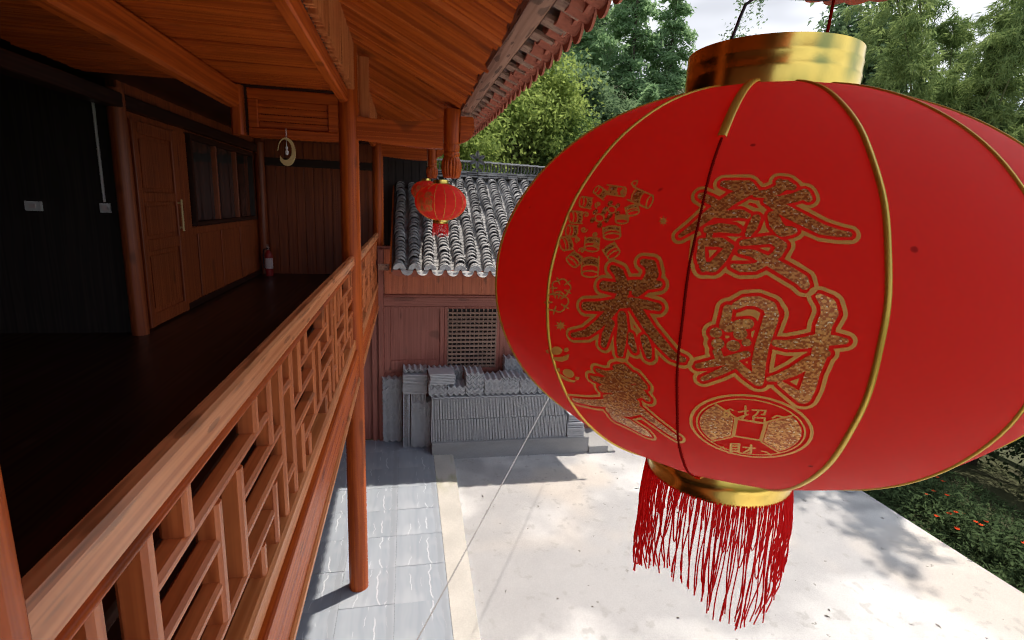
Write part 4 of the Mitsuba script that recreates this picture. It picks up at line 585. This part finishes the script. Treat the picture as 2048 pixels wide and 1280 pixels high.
pr = [(.070, -.170), (.0735, -.172), (.0740, -.180), (.0765, -.184), (.0765, -.192), (.074, -.196), (.0735, -.206), (.0715, -.206), (.070, -.170)]
lan_mesh['ring'] = [(lathe(pr, 72), 'gold_foil', 50)]
fr = []
r2 = np.random.default_rng(11)
for k in range(180):
    an = 2 * math.pi * k / 180 + .01 * r2.standard_normal(); L = .111 + .014 * r2.random() * (1 if r2.random() < .7 else .2) + .02 * math.sin(an * 3)
    an2 = 2 * math.pi * round(an / (2 * math.pi) * 64 + .30 * r2.standard_normal()) / 64
    n = 9; q = np.linspace(0, 1, n); ang = an + (an2 - an) * np.clip(q * 1.5 - .15, 0, 1) + .02 * np.sin(q * (5 + 4 * r2.random()) + 6 * r2.random()) * q
    rr = .0738 + .004 * q * (1 - q) * 3 + .004 * np.sin(q * 7 + 6 * r2.random()) * q
    fr.append(tube(np.stack([rr * np.cos(ang), rr * np.sin(ang), -.2045 - L * q * .95], -1), .0008, 4, False))
for k in range(26):
    an = 2 * math.pi * r2.random(); q = np.linspace(0, 1, 11); d = .12 * r2.random() + .03
    ang = an + d * (q - .5) * 2; zz = -.2045 - (.05 + .07 * r2.random()) * np.sin(q * math.pi) ** .7
    fr.append(tube(np.stack([.071 * np.cos(ang), .071 * np.sin(ang), zz], -1), .0008, 4, False))
lan_mesh['fringe'] = [(join(fr), 'red_silk', True)]
lan_mesh['gold_print'] = [(decal(GOLD, .0009), 'gold_print', True)]
lan_mesh['glitter_print'] = [(decal(GLIT, .0008), 'gold_glitter', True)]
lan_dict = {p: [mikit.ply(m, mt, smooth=sm) for m, mt, sm in l] for p, l in lan_mesh.items()}
def lantern(c, label):
    t = thing('red_lantern', label, 'lantern', 'red lanterns hung under the eaves')
    for p, l in lan_dict.items():
        for d in l:
            k = key_of(t + '__' + p); scene[k] = {**d, 'to_world': T().translate(list(map(float, c)))}
            if p == 'fringe': labels[k] = {'kind': 'stuff'}
            if p == 'gold_print': labels[k] = {'label': 'gold printed lettering and coin on the red cloth'}
    return t
L1 = lantern(LC, 'very large red lantern in the foreground with gold lettering and coin print')
L2 = lantern((.332, Y1, .004), 'small far red lantern in full view before the tiled roof')
L3 = lantern((.335, Y2, .172), 'farthest red lantern, half hidden behind another lantern')
for c, t, hx in ((LC, L1, .43), (np.array([.332, Y1, .004]), L2, .43), (np.array([.335, Y2, .172]), L3, .43)):
    x, y, z = c
    a = [(x - .055, y, z + .16), (x - .047, y, z + .205), (x - .037, y, z + .238), (x - .033, y, z + .249), (x - .026, y, z + .2545), (x + .0, y, z + .258), (x + .05, y, z + .262), (hx - .02, y, z + .275), (hx, y, z + .30)]
    add('wire_handle', tube(a, .0014, 6), 'black_wire', t, smooth=True)
    add('hanging_cord', tube([(x + .050, y, z + .16), (x + .053, y, z + .215), (x + .056, y, z + .268), (hx - .01, y, z + .30)], .0014, 6), 'dark_thread', t, smooth=True)

# ------------------------------------------------------------------ small things of the gallery and yard
EX = thing('fire_extinguisher', 'red fire extinguisher with white label at the far end of the gallery', 'fire extinguisher')
ex, ey = -2.42, 10.2
add('cylinder', lathe([(0, -1.42), (.062, -1.42), (.066, -1.40), (.066, -1.06), (.055, -1.01), (.026, -.975), (.022, -.95), (0, -.95)], 20, ex, ey), 'red_paint', EX, smooth=40)
add('label_band', join([lathe([(.0672, -1.13), (.0672, -1.10)], 20, ex, ey), lathe([(.0670, -1.25), (.0670, -1.131)], 20, ex, ey), lathe([(.0672, -1.29), (.0672, -1.251)], 20, ex, ey)]), 'paper_label', EX, smooth=True)
add('valve', join([bx(ex - .018, ex + .018, ey - .018, ey + .018, -.95, -.905, .004), bx(ex - .012, ex + .012, ey - .10, ey + .02, -.90, -.888, .003), bx(ex - .012, ex + .012, ey - .09, ey + .02, -.875, -.862, .003)]), 'steel', EX)
add('hose', tube([(ex, ey - .02, -.925), (ex - .07, ey - .03, -.95), (ex - .085, ey - .03, -1.05), (ex - .08, ey - .02, -1.28)], .011, 8), 'black_wire', EX, smooth=True)
MN = thing('moon_ornament', 'pale crescent moon ornament hanging from the cross panel', 'ornament')
mc = np.array([-1.045, 5.24, .385])
a1 = np.linspace(math.radians(-142), math.radians(178), 44)
out_ = [(mc[0] + .082 * math.cos(t) * .92, mc[2] + .122 * math.sin(t) * 1.0) for t in a1]
in_ = [(mc[0] - .012 + .062 * math.cos(t) * .92, mc[2] + .018 + .088 * math.sin(t)) for t in a1[::-1]]
mp = Polygon(out_ + in_).buffer(0)
mp = max(getattr(mp, 'geoms', [mp]), key=lambda g: g.area)
cm = trimesh.creation.extrude_polygon(mp, .016, engine='earcut'); v = np.array(cm.vertices)
add('crescent', (np.stack([v[:, 0], mc[1] + v[:, 2], v[:, 1]], -1), np.array(cm.faces)), 'brass_paint', MN)
add('cord', tube([mc + (0, .008, .12), mc + (0, .02, .20)], .003, 6), 'white_plastic', MN)
add('pendant', lathe([(0, mc[2] - .03), (.010, mc[2] - .025), (.016, mc[2]), (.006, mc[2] + .02), (.014, mc[2] + .035), (.004, mc[2] + .05), (.002, mc[2] + .11)], 14, mc[0], mc[1] + .008), 'white_plastic', MN, smooth=True)
CD = thing('conduit', 'thin white vertical wire conduit on the dark recess wall', 'conduit')
add('tube', tube([(-2.83, 5.85, -.13), (-2.83, 5.85, .90)], .013, 8), 'white_plastic', CD, smooth=True)
SW = thing('switch_box', 'white switch box at the foot of the wire conduit', 'switch')
add('plate', bx(-2.875, -2.785, 5.835, 5.869, -.23, -.14, .006), 'white_plastic', SW); add('rocker', bx(-2.855, -2.805, 5.826, 5.834, -.21, -.16, .004), 'paper_label', SW)
SW = thing('switch_box', 'white switch box alone on the dark recess wall at far left', 'switch')
add('plate', bx(-3.49, -3.36, 5.835, 5.869, -.235, -.145, .006), 'white_plastic', SW); add('rocker', bx(-3.45, -3.40, 5.826, 5.834, -.21, -.17, .004), 'paper_label', SW)
ca, cb = np.array([-.002, 2.333, -2.3]), np.array([3.298, 8.150, -1.175])
add('overhead_cable', tube([ca + (cb - ca) * q - np.array([0, 0, .01 * 4 * q * (1 - q)]) for q in np.linspace(0, 1, 24)], .0042, 6), 'grey_cable', smooth=True)
tag('overhead_cable', 'thin grey cable slung across the yard to the side house eaves', 'cable')
BW = thing('plastic_basin', 'small white plastic basin at the edge of the concrete yard', 'basin')
add('bowl', lathe([(0, GZ + .01), (.09, GZ + .01), (.14, GZ + .11), (.145, GZ + .115), (.136, GZ + .112), (.085, GZ + .02), (0, GZ + .02)], 24, 7.05, 6.62), 'white_plastic', BW, smooth=40)
add('rim', lathe([(.138, GZ + .112), (.152, GZ + .114), (.152, GZ + .122), (.138, GZ + .122)], 24, 7.05, 6.62), 'black_wire', BW, smooth=40)
lv = []
for k in range(26):
    x, y = 1 + 6.2 * rng.random(), 3 + 5.2 * rng.random(); L = .03 + .06 * rng.random(); w = .004 + .008 * rng.random()
    lv.append(rotz((np.array([(x - L / 2, y, GZ + .004), (x, y - w, GZ + .012), (x + L / 2, y, GZ + .005), (x, y + w, GZ + .010)]), [(0, 1, 2), (0, 2, 3)]), 6.3 * rng.random(), (x, y, 0)))
add('fallen_leaves', join(lv), 'bark', kind='stuff'); labels['fallen_leaves'].update(label='scattered dry leaf bits and twigs on the concrete yard', category='leaves')

# ------------------------------------------------------------------ trees, bamboo, garden
def leaf_quads(c, nrm, L, W, r):
    """one four-sided leaf per centre: long axis across nrm, slightly folded"""
    n = len(c); nrm = nrm / (np.linalg.norm(nrm, axis=1, keepdims=True) + 1e-9)
    d = r.standard_normal((n, 3)); d[:, 2] -= .35; d -= nrm * (d * nrm).sum(1, keepdims=True); d /= np.linalg.norm(d, axis=1, keepdims=True) + 1e-9
    s = np.cross(nrm, d); L = (L * (.6 + .8 * r.random(n)))[:, None]; W = (W * (.6 + .8 * r.random(n)))[:, None]
    v = np.stack([c - d * L / 2, c + s * W / 2 + nrm * W * .15, c + d * L / 2, c - s * W / 2 + nrm * W * .15], 1).reshape(-1, 3)
    k = np.arange(n)[:, None] * 4
    return v, np.vstack([k + [0, 1, 2], k + [0, 2, 3]])
def broad_crown(seed, h, rad, n=9000, clumps=60, leaf=.16, lobes=9):
    r = np.random.default_rng(seed)
    lc = r.standard_normal((lobes, 3)); lc /= np.linalg.norm(lc, axis=1, keepdims=True); lc *= (.62 * r.random(lobes) ** .4)[:, None]; lc[:, 2] *= 1.0
    lr = .34 + .22 * r.random(lobes)
    cc, cn, cs = [], [], []
    for _ in range(clumps):
        k = r.integers(lobes); d = r.standard_normal(3); d[2] += .25; d /= np.linalg.norm(d)
        cc.append(lc[k] + d * lr[k] * (.75 + .3 * r.random())); cn.append(d); cs.append(.06 + .11 * r.random())
    cc, cn, cs = map(np.array, (cc, cn, cs))
    k = r.integers(clumps, size=n)
    p = cc[k] + r.standard_normal((n, 3)) * cs[k][:, None] * np.array([1.15, 1.15, .65])
    sc = np.array([rad, rad, h / 2]); base = h * .5
    nr = cn[k] * .5 + r.standard_normal((n, 3)) * .55 + [0, 0, .5]
    m = leaf_quads(p * sc + [0, 0, base], nr, leaf, leaf * .5, r)
    limbs = [tube([(0, 0, -h * .6), (0.03 * rad, 0, 0), tuple(lc[j] * sc * .45 + [0, 0, base * .8]), tuple(lc[j] * sc * .95 + [0, 0, base])], [.09 * rad, .06 * rad, .03 * rad, .008 * rad], 6) for j in range(lobes)]
    return m, limbs
def conifer(seed, h, rad, n=9000, leaf=.22, taper=1.0):
    r = np.random.default_rng(seed); P, Nn, limbs = [], [], []
    nb = 110
    for b in range(nb):
        q = (b + r.random()) / nb; z = h * (.08 + .92 * q); R = rad * (1 - q) ** (.75 * taper) * (.65 + .5 * r.random()) + .06 * rad
        a = 2 * math.pi * r.random(); m = int(n / nb * (.35 + 1.3 * (1 - q)))
        t = r.random(m) ** .6
        ctr = np.stack([np.cos(a) * R * t, np.sin(a) * R * t, z + R * (.22 * t - .50 * t ** 2)], -1)
        w = .20 * R * (1 - .5 * t)[:, None] + .03
        P.append(ctr + r.standard_normal((m, 3)) * w * [1, 1, .45]); Nn.append(r.standard_normal((m, 3)) * .5 + [0.3 * np.cos(a), .3 * np.sin(a), .8])
        if b % 3 == 0: limbs.append(tube([(0, 0, z), (np.cos(a) * R * .5, np.sin(a) * R * .5, z), (np.cos(a) * R * .9, np.sin(a) * R * .9, z - .25 * R)], [.02 * rad, .012 * rad, .004 * rad], 4))
    m = leaf_quads(np.vstack(P), np.vstack(Nn), leaf, leaf * .30, r)
    return m, [tube([(0, 0, -1.0), (0, 0, h * .5), (0, 0, h)], [.075 * rad + .03, .05 * rad, .01], 8)] + limbs
def bamboo(seed, h, n_culm, spread, n=15000, leaf=.20, lean=(0, 0)):
    r = np.random.default_rng(seed); P, D, culms = [], [], []
    for c in range(n_culm):
        a = 2 * math.pi * r.random(); b = np.array([math.cos(a), math.sin(a), 0]) * spread * .35 * math.sqrt(r.random()); hh = h * (.7 + .35 * r.random())
        o = np.array([math.cos(a) + lean[0], math.sin(a) + lean[1], 0]); o /= np.linalg.norm(o) + 1e-9
        t = np.linspace(0, 1, 12)[:, None]; pts = b + o * spread * (.9 + .6 * r.random()) * t ** 2.4 + np.array([0, 0, 1]) * hh * (t - .16 * t ** 4)
        culms.append(tube(pts, np.linspace(.032, .006, 12), 6))
        m = n // n_culm; nt = 34
        tq = .22 + .78 * r.random(nt) ** .8; ta = 2 * math.pi * r.random(nt); tl = (.35 + .75 * r.random(nt)) * spread * .42
        for q, aa, l in zip(tq, ta, tl):
            i = q * 11; p0 = pts[int(i)] + (pts[min(11, int(i) + 1)] - pts[int(i)]) * (i % 1)
            dd = np.array([math.cos(aa), math.sin(aa), .25]); k = max(3, m // (nt * 6))
            for s in r.random(6) ** .6:
                tp = p0 + dd * l * s - np.array([0, 0, 1]) * (.55 * l * s ** 2) + r.standard_normal(3) * .10
                P.append(tp + r.standard_normal((k, 3)) * .035); D.append(dd * .6 + np.array([0, 0, -.75]) + r.standard_normal((k, 3)) * .55)
    P, D = np.vstack(P), np.vstack(D); D /= np.linalg.norm(D, axis=1, keepdims=True)
    n = len(P); s = np.cross(D, r.standard_normal((n, 3))); s /= np.linalg.norm(s, axis=1, keepdims=True)
    L = (leaf * (.6 + .8 * r.random(n)))[:, None]; W = L * .085
    v = np.stack([P, P + D * L * .4 + s * W, P + D * L, P + D * L * .4 - s * W], 1).reshape(-1, 3); k = np.arange(n)[:, None] * 4
    return (v, np.vstack([k + [0, 1, 2], k + [0, 2, 3]])), culms
def plant(name, label, cat, made, pos, mat, trunk='bark', group=None, part='trunk'):
    m, limbs = made; t = thing(name, label, cat, group); W_ = {'to_world': T().translate(list(map(float, pos)))}
    k = key_of(t + '__crown'); scene[k] = {**mikit.ply(m, mat), **W_}
    if part == 'cane':
        for l in limbs: k = key_of(t + '__cane'); scene[k] = {**mikit.ply(l, trunk, smooth=True), **W_}
    else: k = key_of(t + '__' + part); scene[k] = {**mikit.ply(join(limbs), trunk, smooth=True), **W_}
    return t
def gz(x, y): return float(terrain(np.array(x, float), np.array(y, float)))
# sunlit broadleaf trees just behind the ridge
plant('broadleaf_tree', 'sunlit yellow-green broadleaf tree just behind the ridge flower', 'tree', broad_crown(1, 5.0, 2.3, 28000, 170, .16), (3.55, 16.6, .0), 'leaf_yellow')
plant('broadleaf_tree', 'low yellow-green bush between the eaves and the tiled ridge', 'tree', broad_crown(2, 3.2, 2.0, 22000, 140, .14), (1.3, 15.2, -.6), 'leaf_yellow')
plant('broadleaf_tree', 'mid-green leafy tree right of the sunlit tree, close to the lantern', 'tree', broad_crown(3, 3.6, 1.8, 18000, 110, .15), (5.1, 16.4, -.7), 'leaf_green')
# hillside of conifers and dark trees
spots = [((2.6, 24.5), 9.6, 2.2, 'dark conifer on the hillside rising behind the eaves edge'), ((5.0, 22.0), 8.6, 1.9, 'slim conifer behind the sunlit broadleaf tree'),
    ((8.2, 25.5), 11.8, 2.3, 'tall blue-green conifer left of the lantern collar'), ((10.9, 26.5), 12.0, 2.2, 'tall conifer second from the lantern collar'), ((12.9, 26.5), 10.6, 2.0, 'tall conifer nearest the lantern collar and the sky gap'),
    ((7.2, 18.4), 5.6, 1.25, 'small pale conifer with pointed top above the lantern shoulder'), ((9.6, 21.0), 6.2, 1.8, 'dark conifer low behind the lantern shoulder'), ((6.2, 27.5), 12.5, 2.6, 'tall dark conifer at the top of the hillside'),
    ((15.3, 27.0), 7.6, 1.7, 'short conifer under the bright sky gap')]
for k, ((x, y), h, rad, lab) in enumerate(spots):
    plant('conifer_tree', lab, 'tree', conifer(20 + k, h, rad, 19000 if h > 6 else 14000, .30 if h > 6 else .16, .8), (x, y, gz(x, y) - .2), 'leaf_green' if k == 5 else 'needle')
plant('hillside_tree', 'dark leafy hillside tree between the slim conifer and the tall ones', 'tree', broad_crown(5, 7.5, 2.6, 24000, 130, .22), (7.0, 23.0, gz(7, 23) + .6), 'leaf_dark')
plant('hillside_tree', 'grey-green leafy hillside tree beside the eaves corner', 'tree', broad_crown(6, 9.0, 3.2, 26000, 130, .24), (3.6, 28.0, gz(3.6, 28) + 3.0), 'leaf_green')
plant('hillside_tree', 'dark leafy tree at the foot of the tall conifers', 'tree', broad_crown(8, 6.0, 2.6, 22000, 120, .20), (9.2, 23.6, gz(9.2, 23.6) - .3), 'leaf_dark')
plant('hillside_tree', 'dark tree mass behind the right lantern cord', 'tree', broad_crown(9, 9.4, 2.4, 26000, 130, .2), (13.3, 15.4, -2.0), 'leaf_dark')
plant('hillside_tree', 'small pale yellow-green tree seen between the lantern wires', 'tree', broad_crown(10, 3.8, 1.25, 8000, 50, .13), (10.0, 13.4, 1.0), 'leaf_yellow')
plant('slender_tree', 'thin sparse tree against the bright sky left of the lantern wire', 'tree', broad_crown(12, 8.5, .95, 1500, 46, .15, 12), (13.9, 22.2, gz(13.9, 22.2) + 3.4), 'leaf_dark')
plant('slender_tree', 'thin sparse tree between the tall conifers and the sky gap', 'tree', broad_crown(13, 7.0, .9, 1300, 46, .15, 12), (15.0, 24.0, gz(15, 24) + 2.2), 'leaf_dark')
for k, (x, y, h, rad, lab) in enumerate([(0.5, 27.0, 9.0, 3.2, 'dark hillside tree mostly hidden by the eaves'), (5.6, 31.0, 10.5, 3.6, 'big dark tree at the back of the hillside left of the tall conifers'), (9.5, 31.5, 11.0, 3.6, 'big dark tree at the back of the hillside behind the tall conifers'), (18.5, 24.0, 7.5, 3.4, 'dark tree hidden behind the lantern beyond the sky gap')]):
    plant('hillside_tree', lab, 'tree', broad_crown(80 + k, h, rad, 26000, 130, .27), (x, y, gz(x, y) + .8), 'leaf_dark')
# bamboo beyond the garden
for k, (x, y, h, nc, sp, lab, mt) in enumerate([(9.75, 8.55, 11.6, 14, 1.25, 'dense tall bamboo clump rising over the right shoulder of the lantern', 'bamboo_leaf'), (10.0, 8.75, 10.2, 9, .9, 'bamboo clump with drooping tips at the right edge, against the sky', 'bamboo_leaf'),
    (11.9, 11.0, 12.0, 12, 1.5, 'darker bamboo clump behind the lantern collar', 'leaf_green'), (13.2, 6.3, 6.0, 5, 1.0, 'thin distant bamboo at the far right edge', 'bamboo_leaf')]):
    plant('bamboo_clump', lab, 'bamboo', bamboo(40 + k, h, nc, sp, 80000 if k < 3 else 7000, .125), (x, y, gz(x, y) - .1), mt, 'bamboo_cane', 'bamboo beyond the garden', 'cane')
# dark undergrowth below the bamboo and a flower border along the yard
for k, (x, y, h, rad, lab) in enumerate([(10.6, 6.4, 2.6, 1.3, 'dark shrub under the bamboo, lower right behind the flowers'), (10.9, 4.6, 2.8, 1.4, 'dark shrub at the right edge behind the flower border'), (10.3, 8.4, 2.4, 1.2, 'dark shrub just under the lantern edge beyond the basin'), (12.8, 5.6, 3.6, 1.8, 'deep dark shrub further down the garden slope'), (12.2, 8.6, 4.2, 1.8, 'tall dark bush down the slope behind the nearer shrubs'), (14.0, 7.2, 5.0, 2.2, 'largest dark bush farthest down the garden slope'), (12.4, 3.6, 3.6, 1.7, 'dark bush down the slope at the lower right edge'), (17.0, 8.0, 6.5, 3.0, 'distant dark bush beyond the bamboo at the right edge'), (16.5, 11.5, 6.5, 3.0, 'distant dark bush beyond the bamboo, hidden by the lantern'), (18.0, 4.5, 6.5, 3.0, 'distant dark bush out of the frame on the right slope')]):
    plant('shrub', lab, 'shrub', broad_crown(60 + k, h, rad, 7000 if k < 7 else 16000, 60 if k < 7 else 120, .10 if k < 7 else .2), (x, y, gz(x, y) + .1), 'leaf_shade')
def flower_plant(x, y, seed, blooms, label):
    r = np.random.default_rng(seed); t = thing('flower_plant', label, 'plant', 'flowering plants in the border along the yard'); z = gz(x, y); ms, st, pt = [], [], []
    for s in range(46):
        a, l = 2 * math.pi * r.random(), .12 + .22 * r.random(); c = np.array([x, y, z]) + r.standard_normal(3) * [.16, .20, 0]
        top = c + np.array([math.cos(a) * l * .45, math.sin(a) * l * .45, .10 + l])
        st.append(tube([c, (c + top) / 2 + [0, 0, .03], top], .0035, 4, False))
        k = 10; p = c + (top - c) * r.random((k, 1)) + r.standard_normal((k, 3)) * .05
        ms.append(leaf_quads(p, r.standard_normal((k, 3)) * .5 + [0, 0, 1], .10, .035, r))
        if s < blooms:
            for q in range(7):
                an = 2 * math.pi * q / 7; d = np.array([math.cos(an), math.sin(an), .35]); e = np.cross(d, [0, 0, 1.]); L = .028 + .012 * r.random()
                pt.append((np.array([top, top + d * L * .6 + e * L * .3, top + d * L, top + d * L * .6 - e * L * .3]), [(0, 1, 2), (0, 2, 3)]))
    add('leaves', join(ms), 'flower_leaf', t); add('stems', join(st), 'flower_leaf', t, kind='stuff')
    if pt: add('blooms', join(pt), 'flower_petal', t)
fl = [(7.62, 6.9, 2), (7.70, 6.2, 2), (7.85, 5.6, 3), (7.72, 5.15, 6), (8.15, 5.7, 2), (7.8, 4.6, 3), (8.2, 5.0, 2), (7.75, 4.0, 4), (8.3, 4.3, 3), (8.4, 6.3, 3)]
order = sorted(range(len(fl)), key=lambda i: -fl[i][1])
names = ['farthest', 'second farthest', 'third farthest', 'fourth farthest', 'fifth farthest', 'fifth nearest', 'fourth nearest', 'third nearest', 'second nearest', 'nearest']
for q, i in enumerate(order):
    x, y, b = fl[i]
    flower_plant(x, y, 90 + i, b, f'leafy garden plant with {"many" if b > 5 else "few"} small red-orange flowers, {names[q]} along the yard edge')
r = np.random.default_rng(5); n = 9000
gxy = np.stack([7.3 + 2.6 * r.random(n) ** 1.3, 2.5 + 6.5 * r.random(n)], -1)
gp = np.column_stack([gxy, terrain(gxy[:, 0], gxy[:, 1]) + .10 * r.random(n)])
add('ground_cover', leaf_quads(gp, r.standard_normal((n, 3)) * .5 + [0, 0, .8], .13, .03, r), 'flower_leaf', kind='stuff')
labels['ground_cover'].update(label='low dark weeds and grass covering the garden border', category='ground cover')
labels = {k: v for k, v in labels.items()}
